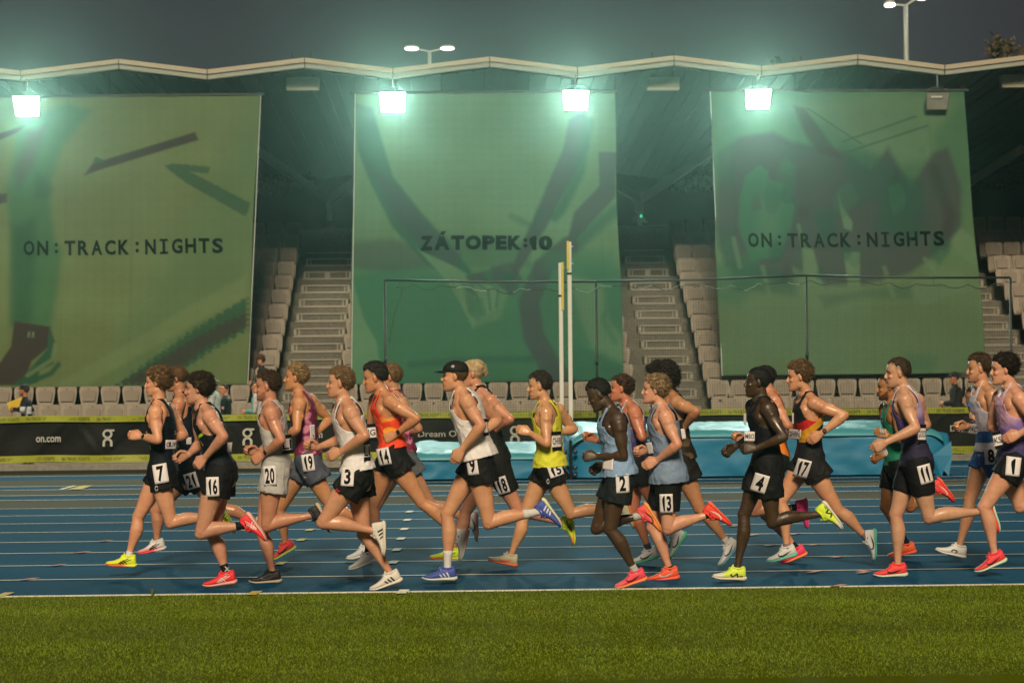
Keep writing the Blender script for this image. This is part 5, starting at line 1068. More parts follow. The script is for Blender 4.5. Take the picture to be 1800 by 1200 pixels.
mb = MB(); rr_ = random.Random(4)
for a_, b_ in ((.11, .16), (.20, .23), (.30, .36), (.40, .425), (.44, .49), (.50, .56), (.57, .60), (.64, .66)):
    mb = MB(); mb.tube([Vector((x, YN-.022-.006*rr_.random(), swag(x)+rr_.uniform(-.008, .008))) for x in np.arange(x0+(x1-x0)*a_, x0+(x1-x0)*b_, .035)], .0055, 5); mb.build('silver_cord', M_SIL, root)
mb = MB()
for x in np.arange(x0+.2, x1, .93): mb.tube([Vector((x, YN-.012, railz(x))), Vector((x+.02, YN-.012, swag(x+.02)))], .004, 5)
mb.tube([Vector((x0+.28, YN-.01, swag(x0+.28))), Vector((x0+.12, YN-.01, swag(x0)-.5)), Vector((x0+.02, YN-.01, swag(x0)-1.0))], .006, 6); mb.build('tie', M_NET, root)
# ---------------------------------------------------------------- grandstand
D0, ZS, RISE, TREAD = 44.8, .94, .387, .8        # first row of seats: distance, top of back, rise and tread
M_SEAT = mat('seat_plastic', (.215, .175, .135), rough=.55, nscale=2, namp=.10); M_SEAT2 = mat('seat_plastic_inner', (.175, .142, .11), rough=.6, nscale=2, namp=.10)
M_STEP = ground_mat('step_concrete', (.11, .10, .085), (.15, .14, .115), 14, .85, .3, 60, (1.2, .2)); M_METAL = mat('nosing_metal', (.36, .33, .28), rough=.4, metal=.5, nscale=10, namp=.2); M_DARK = mat('dark_wall', (.030, .036, .034), rough=.8, nscale=2, namp=.25)
rect('spectator_walkway', -60, 60, 36.2, D0+.4, -.35, M_CONC)
st = empty('grandstand', (0, D0, 0), 'grandstand terraces behind the banners with stairs between the seat blocks', 'grandstand')
mb = MB(); pr = []
for k in range(15):
    y = D0+.38+k*TREAD; z = ZS-.80+k*RISE; mb.box((0, y+6-.0, z-.6), (26, 6, .6)) if 0 else None
    pr += [(y-.02, z-RISE if k else -.40), (y-.02, z)]
pr.append((D0+.38+15*TREAD, ZS-.80+14*RISE)); n = len(pr)
mb.add([(x, y, z) for x in (-26, 26) for y, z in pr], [(i, i+1, n+i+1, n+i) for i in range(n-1)]); mb.build('terrace', M_STEP, st)
mb = MB(); mb.box((0, D0+.05, .03), (26, .08, .40)); mb.build('front_wall', M_CONC, st)
# seats
def seat_meshes():
    root = empty('stadium_seat', (0, 0, 0), None, 'seat')
    w_ = .225; hz = .40; mb = MB(); n = 9; out = []
    ol = [(-.72, 0), (-.86, .3), (-.98, .75), (-.94, .92), (-.78, 1.0), (.78, 1.0), (.94, .92), (.98, .75), (.86, .3), (.72, 0)]
    def shell(ol, z0, h, y0, lean, th, curve):
        f_ = [Vector((a*w_, y0+lean*b-curve*(1-a*a), z0+h*b)) for a, b in ol]; c = Vector((0, y0+lean*.5-curve, z0+h*.5)); b_ = [p+VY*th for p in f_]; m_ = len(ol)
        mb.add(f_+b_+[c, c+VY*th], [(i, (i+1) % m_, 2*m_) for i in range(m_)]+[(m_+(i+1) % m_, m_+i, 2*m_+1) for i in range(m_)]+[((i+1) % m_, i, m_+i, m_+(i+1) % m_) for i in range(m_)])
    shell(ol, -.43, .43, .02, .07, .03, -.02); mb.build('backrest', M_SEAT, root)
    mb = MB(); shell([(-.62, .0), (-.70, .5), (-.72, .85), (-.60, 1), (.60, 1), (.72, .85), (.70, .5), (.62, 0)], -.33, .24, .004, .035, .02, -.006); p = mb.build('back_panel', M_SEAT2, root)
    mb = MB(); shell([(-.80, 0), (-.88, .3), (-.92, .9), (-.80, 1.0), (-.2, 1.0), (-.12, .90), (.12, .90), (.2, 1.0), (.80, 1.0), (.92, .9), (.88, .3), (.80, 0)], -.80, .40, -.12, .06, .06, .015); mb.build('seat_pan', M_SEAT, root)
    mb = MB(); mb.box((0, -.10, -.455), (.03, .01, .012)); mb.build('pan_grip', M_DARK, root); mb = MB(); mb.box((0, .012, -.055), (.012, .01, .010)); mb.build('screw_cap', M_DARK, root)
    for s in (-1, 1): mb = MB(); mb.bar((s*.10, .06, -.62), (s*.10, .09, -.80), .03, .05); mb.build('bracket', M_DARK, root)
    return root
seat0 = seat_meshes(); used = [False]; kids0 = list(seat0.children)
_ord = ['nearest', 'second', 'third', 'fourth', 'fifth', 'sixth', 'seventh', 'eighth', 'ninth', 'tenth', 'eleventh', 'twelfth', 'thirteenth']
def nth(i): return _ord[i] if 0 < i < 13 else ('first' if i == 0 else '%d%s' % (i+1, 'th' if 10 <= (i+1) % 100 <= 20 else {1: 'st', 2: 'nd', 3: 'rd'}.get((i+1) % 10, 'th')))
def place_seat(x, k, label, group):
    loc = Vector((x+random.uniform(-.004, .004), D0+k*TREAD, ZS+k*RISE))
    if not used[0]: s = seat0; used[0] = True
    else:
        s = seat0.copy(); COL.objects.link(s)
        for c in kids0: d = c.copy(); COL.objects.link(d); d.parent = s
    s.location = loc; s.rotation_euler = (random.uniform(-.01, .01), 0, random.uniform(-.012, .012)); s['label'] = label; s['group'] = group
P1 = .485
def rowx(px, py, k): return at(px, py, D0+k*TREAD).x
fr = rowx(-30, 720, 0); fe = rowx(1840, 720, 0); gaps = [(rowx(487, 640, 0), rowx(606, 640, 0)), (rowx(1148, 690, 0), rowx(1240, 690, 0)), (rowx(1790, 700, 0), 99)]
ga = [(rowx(485, 610, 2), rowx(594, 610, 2)), (rowx(1143, 640, 2), rowx(1237, 640, 2)), (rowx(1765, 640, 2), rowx(1860, 640, 2))]
GA = [(a, b) for a, b in ga]
def blocks():
    xs = []; a0 = ga[0][0]-.02; x = a0-P1/2
    while x > fr: xs.append(x); x -= P1
    x = ga[0][1]+.02+P1/2
    while x < ga[1][0]-P1*.4: xs.append(x); x += P1
    x = ga[1][1]+.02+P1/2
    while x < ga[2][0]-P1*.4: xs.append(x); x += P1
    return xs
SX = blocks()
for k in (0, 1):
    for i_, x in enumerate(sorted(SX)):
        place_seat(x + (.24 if k == 0 else 0), k, ('%s beige seat from the left in the lowest row behind the hoarding', '%s beige seat from the left in the second row below the banners')[k] % nth(i_), ('front row seats', 'second row seats')[k])
for k in range(2, 13):
    for x in SX:
        nm = None
        if ga[0][0]-3*P1 < x < ga[0][0]+.01: nm = 'left of the left stair'
        elif ga[0][1] < x < ga[0][1]+P1*2: nm = 'right of the left stair'
        elif ga[1][0]-2*P1 < x < ga[1][0]: nm = 'left of the middle stair'
        elif ga[1][1] < x < ga[1][1]+4*P1: nm = 'right of the middle stair'
        if nm:
            e_ = ga[0][0] if nm.startswith('left of the left') else ga[0][1] if 'left stair' in nm else ga[1][0] if nm.startswith('left') else ga[1][1]; cn = int(abs(x-e_)/P1)
            place_seat(x, k, 'beige seat %s row up, %s column %s' % (nth(k), _ord[cn], nm), 'seats %s' % nm)
    x = ga[2][1]+P1/2
    for j in range(5): 
        place_seat(x+j*P1-.12*0, k, 'dim beige seat %s row up, %s column right of the far right stair' % (nth(k), _ord[j]), 'seats right of the far right stair')
# stairs
for gi, (a, b) in enumerate(GA):
    root = empty('staircase', ((a+b)/2, D0, 0), ('concrete stair with metal framed steps between left and middle banners', 'concrete stair with metal framed steps between middle and right banners', 'dim concrete stair right of the right banner')[gi], 'stairs', 'stairs between the seat blocks')
    a += .06; b -= .06; cx, hw_ = (a+b)/2, (b-a)/2
    for k in range(0, 13):
        y = D0+.38+k*TREAD; z = ZS-.80+k*RISE
        mb = MB(); mb.box((cx, y-.20, z-RISE+RISE*.25), (hw_, .20, RISE*.25)); mb.box((cx, y+.10, z-RISE*.25+.003), (hw_, .14, RISE*.25)); s_ = mb.build('step', M_STEP, root)
        mb = MB(); yf = y-.415; zz0, zz1 = z-RISE+.02, z-RISE*.5+.0
        for zq in (zz0, zz1): mb.box((cx, yf, zq), (hw_-.03, .012, .016))
        for sx in (-1, 1): mb.box((cx+sx*(hw_-.05), yf, (zz0+zz1)/2), (.030, .012, (zz1-zz0)/2)); mb.box((cx+sx*(hw_-.15), yf+.004, (zz0+zz1)/2), (.014, .008, (zz1-zz0)/2))
        if k in (2, 11): mb.box((cx, yf, (zz0+zz1)/2), (.07, .010, (zz1-zz0)/2-.01))
        mb.box((cx, y-.045, z-.01), (hw_-.02, .012, .012)); mb.build('nosing_frame', M_METAL, s_)
# wall block at the head of each stair
for (x0p, x1p, y0p, y1p, lab) in ((520, 628, 402, 442, 'grey concrete wall panel at the head of the left stair'), (1085, 1183, 399, 436, 'grey concrete wall panel at the head of the middle stair')):
    Y = D0+.38+13*TREAD-.1; a, b = at(x0p, y0p, Y), at(x1p, y1p, Y); mb = MB(); mb.box(((a.x+b.x)/2, Y+.1, (a.z+b.z)/2-.1), ((b.x-a.x)/2, .08, (a.z-b.z)/2+.1), bev=.01); o = mb.build('concrete_panel', M_STEP); tag(o, lab, 'wall')
# back wall and rear opening
YW = 59.5; zw0, zw1 = at(600, 402, YW).z, at(600, 345, YW).z
mb = MB(); mb.box((0, YW, (zw0+zw1)/2-.8), (24, .12, (zw1-zw0)/2+.8))
for i in range(-12, 13): mb.box((i*1.9, YW-.14, (zw0+zw1)/2), (.03, .02, (zw1-zw0)/2))
tag(mb.build('back_wall', M_DARK), 'dark panelled wall along the top of the grandstand', 'wall')
mb = MB(); mb.box((0, 64.6, 5.5), (26, .1, 5.2)); tag(mb.build('rear_sky_blocker', M_DARK), 'very dark screen wall behind the trees at the rear of the stand', 'wall')  # panel added to keep the rear gap dark by blocking the sky
# ---------------------------------------------------------------- roof
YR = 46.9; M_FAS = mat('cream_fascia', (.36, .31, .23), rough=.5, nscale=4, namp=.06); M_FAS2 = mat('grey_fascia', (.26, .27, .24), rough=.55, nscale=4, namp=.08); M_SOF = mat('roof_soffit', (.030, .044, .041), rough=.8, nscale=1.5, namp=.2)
v0 = [(36, 127.5), (361.7, 122.5), (688, 118.5), (1015.7, 116), (1340.7, 115), (1661, 117)]; pk = [(207.7, 106), (529, 101), (852, 98), (1173.7, 96.5), (1492, 97.5)]
def fx(px, py): return at(px, py, YR)
zv = sum(fx(*q).z for q in v0)/6; zp = sum(fx(*q).z for q in pk)/5; S1 = (fx(*v0[5]).x-fx(*v0[0]).x)/5; X0 = fx(*v0[0]).x
nodes = []; fr_ = []
for i in range(-2, 9): nodes.append((X0+S1*i, zv)); nodes.append((X0+S1*(i+.525), zp))
root = empty('roof', (0, YR, zv), 'folded zigzag stadium roof with a pale fascia over the grandstand', 'roof')
for (x0_, z0_), (x1_, z1_) in zip(nodes, nodes[1:]):
    a, b = Vector((x0_+.012, YR, z0_)), Vector((x1_-.012, YR, z1_)); d = (b-a)
    for zt2, h, m, dy, nm in ((0, .105, M_FAS, 0, 'fascia_cap'), (-.108, .115, M_FAS2, .04, 'fascia_band')):
        mb = MB(); q = [a+VZ*zt2, b+VZ*zt2, b+VZ*(zt2-h), a+VZ*(zt2-h)]; mb.add([p+VY*dy for p in q]+[p+VY*(dy+.12) for p in q], [(3, 2, 1, 0), (4, 5, 6, 7), (0, 1, 5, 4), (1, 2, 6, 5), (2, 3, 7, 6), (3, 0, 4, 7)]); mb.build(nm, m, root)
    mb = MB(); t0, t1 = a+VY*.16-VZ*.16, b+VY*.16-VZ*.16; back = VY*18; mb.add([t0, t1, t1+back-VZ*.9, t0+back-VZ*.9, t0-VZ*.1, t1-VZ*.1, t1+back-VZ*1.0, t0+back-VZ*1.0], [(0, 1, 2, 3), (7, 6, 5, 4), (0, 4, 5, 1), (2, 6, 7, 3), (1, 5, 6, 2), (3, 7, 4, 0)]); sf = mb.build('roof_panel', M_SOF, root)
    mb = MB()
    for j in range(1, 6):
        c0, c1_ = t0.lerp(t1, j/6)-VZ*.12, t0.lerp(t1, j/6)-VZ*1.02+back; mb.bar(c0, c1_, .03, .05)
    mb.build('rib', M_SOF, sf)
    mb = MB(); mb.box(Vector((x0_, YR+.02, z0_-.11)), (.008, .03, .12)); mb.build('joint', M_DARK, root)
M_STRUT = mat('steel_strut', (.15, .15, .125), rough=.5, nscale=3, namp=.12)
for (px, py), ends in (((577, 352), ((450, 262), (655, 298), (577, 405))), ((1127, 352), ((1262, 258), (1040, 300), (1125, 405))), ((1640, 360), ((1800, 260), (1560, 300)))):
    Y = 57.5; c = at(px, py, Y); root = empty('roof_column', (c.x, Y, c.z-1.5), 'pale slanted steel roof struts meeting above the %s stair' % ('left' if px < 700 else 'middle' if px < 1300 else 'far right'), 'roof support', 'roof struts')
    for q in ends:
        mb = MB(); e = at(q[0], q[1], Y-(1.2 if q[1] < 350 else 0)); mb.bar(c, e, .12 if q[1] > 400 else .10, .24 if q[1] < 350 else .10); mb.build('strut' if q[1] < 350 else 'post', M_STRUT, root)
for px, py in ((579, 384), (1123, 370)):
    Y = 56.8; c = at(px, py, Y); mb = MB(); mb.box(c+VZ*.1, (.09, .08, .17), bev=.02); root = tag(mb.build('loudspeaker', mat('speaker_grey', (.16, .15, .14), .6)), 'small grey loudspeaker hanging over the %s stair' % ('left' if px < 700 else 'middle'), 'loudspeaker')
    mb = MB(); mb.loft([(c-VZ*.08, VX, VY, .05, .05, 2), (c-VZ*.34, VX, VY, .26, .2, 2)], 16); mb.build('horn', mat('horn_grey', (.13, .11, .13), .6), root)
mb = MB(); mb.ell(at(1127, 380, 56.5), (.035, .035, .04)); tag(mb.build('indicator_lamp', mat('green_lamp', (.1, .8, .4), .3, emit=((.1, 1, .5), 1.2))), 'small glowing green indicator lamp over the middle stair', 'lamp')
# boxes under the roof
M_BOXL = mat('ceiling_unit', (.17, .17, .14), rough=.6)
for px, wpx in ((532, 58), (1165, 58), (1783, 50)):
    Y = 47.6; c = at(px, 148 if px < 1700 else 143, Y); root = empty('ceiling_unit', c, 'pale rectangular unit under the roof %s' % ('left of the middle banner' if px < 700 else 'right of the middle banner' if px < 1300 else 'at the far right'), 'roof unit', 'pale units under the roof')
    mb = MB(); mb.box(c, (wpx/2*Y/FPX, .12, .15), bev=.02); mb.build('casing', M_BOXL, root); mb = MB(); mb.box(c-VZ*.13-VY*.125, (wpx/2*Y/FPX*.96, .006, .03)); mb.build('lens', mat('unit_lens', (.3, .28, .22), .4), root)
    for s in (-1, 1): mb = MB(); mb.bar(c+VX*s*.25+VZ*.1, c+VX*s*.25+VZ*.75, .025); mb.build('hanger', M_DARK, root)
# floodlights
M_LAMP = mat('flood_glass', (1, 1, .95), .3, emit=((.92, 1.0, .94), 150)); M_LAMPOFF = mat('flood_glass_off', (.22, .22, .20), rough=.25, nscale=6, namp=.25); M_HOUS = mat('flood_housing', (.10, .10, .09), rough=.5, metal=.4)
for i, (px, py, lit) in enumerate(((47, 187, 1), (690, 180, 1), (1012, 177, 1), (1332.5, 175, 1), (1648, 178, 0))):
    Y = 46.92; c = at(px, py, Y); m_ = Y/FPX; root = empty('floodlight', c, ('floodlight glaring in front of the left banner', 'floodlight glaring over the top left corner of the middle banner', 'floodlight glaring over the top right of the middle banner', 'floodlight glaring over the top left of the right banner', 'unlit grey floodlight at the top right of the right banner')[i], 'floodlight', 'floodlights under the roof edge')
    tlt = Matrix.Rotation(math.radians(20), 3, 'X'); n_ = tlt @ Vector((0, -1, 0)); u_ = tlt @ VZ; hw_ = (20.5 if lit else 19)*m_; hh_ = (16.5 if lit else 15)*m_
    mb = MB(); q = [c+VX*(sx*hw_*(1.06 if sz > 0 else .92))+u_*(sz*hh_) for sx, sz in ((-1, 1), (1, 1), (1, -1), (-1, -1))]; mb.add([p+n_*.0 for p in q], [(3, 2, 1, 0)]); gl = mb.build('glass', M_LAMP if lit else M_LAMPOFF, root)
    mb = MB(); f1 = [p-n_*.012 + (p-c)*.07 for p in q]; b1 = [c-n_*.20+(p-c)*.55 for p in q]; mb.add(f1+b1, [(3, 2, 1, 0), (4, 5, 6, 7), (0, 1, 5, 4), (1, 2, 6, 5), (2, 3, 7, 6), (3, 0, 4, 7)])
    for j in range(5): mb.box(c-n_*.22+VX*((j-2)*.08), (.006, .06, .12))
    mb.build('housing', M_HOUS, root)
    if not lit:
        mb = MB(); mb.box(c+u_*.10-VX*.03-VY*.015, (.13, .004, .02)); mb.build('reflection_cells', mat('cell', (.5, .5, .46), .2), root)
    if lit:
        ld = bpy.data.lights.new('flood', 'SPOT'); ld.energy = 2200; ld.spot_size = math.radians(120); ld.spot_blend = .6; ld.shadow_soft_size = .3; ld.color = (.72, 1.0, .86)
        lo = bpy.data.objects.new('flood', ld); COL.objects.link(lo); lo.location = c+n_*.12; lo.rotation_euler = (-n_+VZ*.2).to_track_quat('Z', 'Y').to_euler()
    mb = MB(); tt_ = c+VZ*(hh_+.16 if lit else .26)
    for s in (-1, 1): mb.tube([c+VX*s*hw_*1.10, c+VX*s*hw_*.95+VZ*(hh_+.05), c+VX*s*hw_*.6+VZ*(hh_+.12)], .009, 6)
    mb.tube([c-VX*hw_*.6+VZ*(hh_+.12), c+VX*hw_*.6+VZ*(hh_+.12)], .009, 6); mb.bar(c+VZ*(hh_+.14), Vector((c.x, YR+.05, zv-.18)), .03); mb.build('yoke', M_HOUS, root)
# ---------------------------------------------------------------- distant twin lamps and trees
def lamp_post(px, py, base_py, Y, label, spx, tilt):
    c = at(px, py, Y); m_ = Y/FPX; root = empty('lamp_post', (c.x, Y, -.8), label, 'street lamp', 'twin headed lamp posts behind the stand')
    mb = MB(); mb.tube([Vector((c.x, Y, -.8)), Vector((c.x, Y, c.z*.6)), Vector((c.x, Y, c.z))], [.16, .11, .08], 12); mb.build('pole', mat('galvanised', (.40, .42, .40), .45, .5), root, True)
    for s in (-1, 1):
        a = c+VX*s*spx*m_+VZ*(.15+tilt*s*.12); mb = MB(); mb.bar(c, a, .06); arm = mb.build('arm', mat('galvanised'), root)
        hd = MB(); hd.ell(a+VX*s*.15+VZ*.06, (spx*m_*.50, .25, .09)); hd.build('lamp_head', mat('lamp_housing', (.4, .4, .36), .4), arm, True)
        gl = MB(); gl.ell(a+VX*s*.15-VZ*.02-VY*.03, (spx*m_*.46, .24, .07)); gl.build('lamp_glass', mat('street_glass', (1, 1, .8), .3, emit=((1.0, .98, .80), 7)), arm, True)
lamp_post(755, 91, 106, 95, 'small twin headed street lamp lit above the middle roof peak', 26, 0); lamp_post(1592, 10, 105, 70, 'tall twin headed street lamp lit at the upper right', 21, 1)
M_LEAF = mat('leaf', attr=True, rough=.7, nscale=3, namp=.2); M_BARK = mat('bark', (.05, .04, .03), rough=.9)
def tree(px, py, Y, rx, rz, label, col, n=1600, base=-.8, leaf=.16, seed=1):
    c = at(px, py, Y); rn = random.Random(seed); root = empty('tree', (c.x, Y, base), label, 'tree', 'trees behind the stand')
    mb = MB(); mb.tube([Vector((c.x, Y, base)), Vector((c.x+.2, Y, c.z*.5)), Vector((c.x, Y, c.z))], [.35, .25, .12], 10)
    for i in range(6):
        a = rn.uniform(0, 6.28); mb.tube([Vector((c.x, Y, c.z-rz*.5)), c+Vector((math.cos(a)*rx*.6, math.sin(a)*rx*.5, rn.uniform(-.1, .6)*rz))], [.12, .03], 7)
    mb.build('trunk', M_BARK, root, True); vv, ff, cc = [], [], []
    cl = [(c+Vector((rn.uniform(-.8, .8)*rx, rn.uniform(-.6, .6)*rx, rn.uniform(-.7, .7)*rz)), rn.uniform(.25, .45)*min(rx, rz)) for _ in range(26)]
    for i in range(n):
        q, r = rn.choice(cl); p = q+Vector((rn.gauss(0, .5), rn.gauss(0, .5), rn.gauss(0, .45)))*r; a = Vector((rn.gauss(0, 1), rn.gauss(0, 1), rn.gauss(0, 1))).normalized()*leaf*rn.uniform(.5, 1); b = a.orthogonal().normalized()*leaf*.35; b.rotate(Matrix.Rotation(rn.uniform(0, 6), 3, a))
        o_ = len(vv); vv += [p-a, p-b, p+a, p+b]; ff.append((o_, o_+1, o_+2, o_+3)); g = rn.uniform(.5, 1.2); cc += [tuple(v*g for v in col)]*4
    me = bpy.data.meshes.new('crown'); me.from_pydata([tuple(v) for v in vv], [], ff); paint(me, np.array(cc)); link('crown', me, root, M_LEAF)
tree(1830, 125, 80, 2.4, 1.7, 'bushy tree top lit brown above the roof at the right edge', (.10, .075, .03), 6000, seed=2)
tree(1382, 125, 90, 1.1, .6, 'dark tree top just showing above the roof right of the middle lamp', (.02, .03, .015), 1500, seed=5)
tree(470, 352, 61.8, 1.5, .9, 'dark flowering tree seen through the stand left of the left stair', (.05, .035, .04), 3500, seed=8, leaf=.10)
tree(1750, 350, 61.8, 1.7, 1.0, 'dark tree seen under the roof at the right of the right banner', (.035, .030, .016), 4500, seed=9, leaf=.10)
tree(1240, 300, 61.8, 1.2, 1.0, 'dark tree seen through the stand beside the right banner', (.03, .028, .02), 2500, seed=10, leaf=.10)
# ---------------------------------------------------------------- banners
def segd(px, py, ax, ay, bx, by):
    vx, vy = bx-ax, by-ay; t = np.clip(((px-ax)*vx+(py-ay)*vy)/(vx*vx+vy*vy+1e-9), 0, 1); return np.hypot(px-ax-t*vx, py-ay-t*vy)
def sdpoly(px, py, P):
    d = np.full(px.shape, 1e9); ins = np.zeros(px.shape, bool)
    for (ax, ay), (bx, by) in zip(P, P[1:]+P[:1]):
        d = np.minimum(d, segd(px, py, ax, ay, bx, by))
        c = ((ay > py) != (by > py)); ins ^= c & (px < (bx-ax)*(py-ay)/((by-ay) if by != ay else 1e-9)+ax)
    return np.where(ins, -d, d)
OL, LG, MG, DG, PU, PUD = (.125, .175, .075), (.145, .215, .105), (.045, .145, .070), (.022, .090, .052), (.062, .068, .060), (.045, .038, .036)
def banner(label, corners, art, words, pd=2.2):
    # corners TL, TR, BR, BL in photo pixels; the cloth hangs from 47.3 m out and its foot is pulled forward behind the second row
    YT, YBm = 47.3, 45.95; n0 = (at(900, 165, YT)-at(900, 670, YBm)); nrm = Vector((0, -n0.z, n0.y)).normalized(); p0 = at(900, 165, YT)
    TL, TR, BR, BL = [onplane(q[0], q[1], p0, nrm) for q in corners]
    W_ = (TR-TL).length; Hh = (TL-BL).length; nx_, ny_ = int(W_*FPX/45/pd), int(Hh*FPX/45/pd)
    s, t = np.meshgrid(np.linspace(0, 1, nx_+1), np.linspace(0, 1, ny_+1)); s, t = s.ravel(), t.ravel()
    A = [np.array(q[:]) for q in (TL, TR, BR, BL)]
    X = (A[0]*((1-s)*(1-t))[:, None] + A[1]*(s*(1-t))[:, None] + A[2]*(s*t)[:, None] + A[3]*((1-s)*t)[:, None])
    d = X-np.array(CO[:]); dep = d @ np.array(_F[:]); u = 900+FPX*(d @ np.array(CR[:]))/dep; v = 600-FPX*(d @ np.array(CU[:]))/dep
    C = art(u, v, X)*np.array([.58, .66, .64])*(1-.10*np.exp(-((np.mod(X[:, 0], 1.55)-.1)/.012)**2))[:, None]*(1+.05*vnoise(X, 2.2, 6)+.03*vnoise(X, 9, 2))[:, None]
    bil = np.sin(X[:, 0]*1.1+X[:, 2]*.4)*.05+np.sin(X[:, 0]*2.9+1)*.018*(1-t)+np.sin(X[:, 2]*1.7+X[:, 0]*.3)*.03; edge = np.minimum(s, 1-s)
    X = X + np.array(nrm[:])*(bil*np.sin(np.pi*t)**.5)[:, None]; X[:, 0] += np.sin(t*7+s*2)*.03*np.exp(-edge*20)*np.sin(np.pi*t)
    X[:, 2] += .03*np.sin(s*38)*np.exp(-t*30)*0 - .02*np.abs(np.sin(s*20))*np.exp(-t*25)
    n1 = nx_+1; i, j = np.meshgrid(np.arange(nx_), np.arange(ny_)); a = (j*n1+i).ravel(); F_ = np.stack([a, a+n1, a+n1+1, a+1], 1)
    me = bpy.data.meshes.new('banner_cloth'); me.from_pydata(X.tolist(), [], F_.tolist()); me.shade_smooth(); paint(me, C)
    root = empty('banner', (TL+TR)/2, label, 'banner', 'hanging green banners'); cl = link('banner_cloth', me, root, M_BAN); cl.modifiers.new('s', 'SOLIDIFY').thickness = .004
    up_ = (TL-BL).normalized(); m_ = 44.8/FPX; tree_ = bvh(me)
    for (w_, cx, cy, wp, hp, bold, mono, ital) in words:
        p = onplane(cx, cy, p0, nrm); tm = MB(); sc_ = (p-CO).length/FPX; text_on(tm, w_, p, VX, up_, wp*sc_, hp*sc_, bold, mono); subdiv(tm, 3)
        # drape the lettering on the cloth
        vv = []
        for q in tm.v:
            q = Vector(q); h = tree_.ray_cast(q-nrm*-1.0*0 + nrm*.6, -nrm)
            if h[0] is None: h = tree_.ray_cast(q - nrm*.6, nrm)
            vv.append(tuple((h[0] if h[0] is not None else q) + nrm*(.02 if nrm.y < 0 else -.02)))
        tm.v = vv; tm.build('lettering', M_BINK, cl)
    mb = MB(); mb.bar(TL-VX*.1+VZ*.02, TR+VX*.1+VZ*.02, .05); mb.build('top_bar', M_DARK, root)
    for k in range(7):
        q = TL.lerp(TR, k/6); mb = MB(); mb.bar(q+VZ*.02, q+VZ*.55-VY*.2, .018); mb.build('hanging_strap', M_DARK, root)
    e0, e1 = (TR, BR) if corners[0][0] < 500 else (TL, BL)
    mb = MB(); mb.tube([e0+VX*.02, (e0+e1)/2-VX*.05*0+VX*.02, e1+VX*.02], .012, 6); mb.build('edge_rope', mat('edge_rope', (.4, .42, .40), .5), root)
    return root
M_BAN = mat('banner_mesh_cloth', attr=True, rough=.85, nscale=1.2, namp=.07, bump=.15, bscale=40, spec=.2); M_BINK = mat('banner_ink', (.004, .010, .007), rough=.95, spec=.05, nscale=3, namp=.1)
def layer(C, u, v, poly, col, soft=3, amt=1.0, rough=0):
    d = sdpoly(u, v, poly)
    if rough: d = d + rough*vnoise(np.stack([u, v, u*0], 1), .35, 2)
    return mix(C, np.tile(np.array(col), (len(u), 1)), (1-sstep(d, -soft, soft))*amt)
def stroke(C, u, v, pts, w_, col, soft=3, amt=1.0, w2=None):
    d = np.full(u.shape, 1e9)
    for i in range(len(pts)-1):
        ww = w_ if w2 is None else w_+(w2-w_)*i/(len(pts)-1)
        d = np.minimum(d, segd(u, v, *pts[i], *pts[i+1])-ww)
    return mix(C, np.tile(np.array(col), (len(u), 1)), (1-sstep(d, -soft, soft))*amt)
def base(u, v, seed):
    P = np.stack([u, v, u*0+seed], 1); n = vnoise(P, .012, seed)+.6*vnoise(P, .028, seed+4); C = mix(np.tile(np.array(OL), (len(u), 1)), np.tile(np.array(LG), (len(u), 1)), .5+.5*n); return C*(1+.05*vnoise(P, .3, seed)[:, None])
def art_left(u, v, X): return art_left_(u, v, X)*np.array([1.16, 1.0, .95])
def art_left_(u, v, X):
    C = base(u, v, 1); C = mix(C, np.tile(np.array(MG), (len(u), 1)), sstep(np.sin(u*.011+v*.006+1), .2, 1)*.35)
    C = layer(C, u, v, [(30, 215), (120, 180), (160, 195), (110, 255), (85, 330), (95, 420), (108, 440), (100, 515), (90, 575), (18, 572), (18, 480), (16, 400), (12, 330), (25, 260)], MG, 10, .9)
    C = layer(C, u, v, [(48, 230), (80, 220), (60, 290), (32, 330), (25, 300)], PU, 10, .8)
    C = layer(C, u, v, [(22, 400), (62, 380), (60, 470), (55, 570), (24, 570)], DG, 12, .7); C = layer(C, u, v, [(62, 300), (95, 330), (88, 345), (60, 350)], DG, 8, .6); C = layer(C, u, v, [(-5, 400), (14, 400), (14, 600), (-5, 620)], LG, 8, .6)
    C = layer(C, u, v, [(343, 233), (349, 247), (185, 296), (147, 309), (163, 288)], PUD, 1.5); C = layer(C, u, v, [(163, 288), (168, 276), (186, 283)], DG, 2)
    C = layer(C, u, v, [(288, 293), (305, 289), (370, 294), (367, 307), (336, 304), (442, 358), (434, 382), (330, 325)], (.030, .085, .048), 1.5, .9, 1)
    C = layer(C, u, v, [(-5, 236), (44, 220), (30, 233), (-5, 249)], PUD, 2); C = layer(C, u, v, [(-5, 342), (13, 340), (12, 356), (-5, 360)], PUD, 2)
    C = layer(C, u, v, [(95, 677), (436, 480), (436, 520), (150, 677)], LG, 6, .8, 2); C = layer(C, u, v, [(200, 677), (330, 585), (436, 520), (436, 580), (360, 625), (285, 677)], DG, 3, .9, 6); C = layer(C, u, v, [(205, 677), (330, 600), (436, 545), (436, 572), (350, 622), (285, 677)], PUD, 4, .8, 6)
    C = layer(C, u, v, [(26, 565), (88, 574), (86, 610), (56, 635), (40, 677), (-5, 677), (-5, 645), (20, 610)], PUD, 2.5); C = layer(C, u, v, [(88, 574), (97, 600), (94, 640), (70, 650), (66, 672), (20, 677), (38, 665), (60, 640), (84, 612)], DG, 3); C = stroke(C, u, v, [(48, 660), (92, 632), (97, 606)], 3.5, LG, 2, .7); C = stroke(C, u, v, [(52, 672), (90, 656), (103, 640)], 4, DG, 3)
    for x in (50, 57): C = layer(C, u, v, [(x, 584), (x+4, 583), (x+3, 593), (x-1, 593)], LG, 1, .9)
    return C
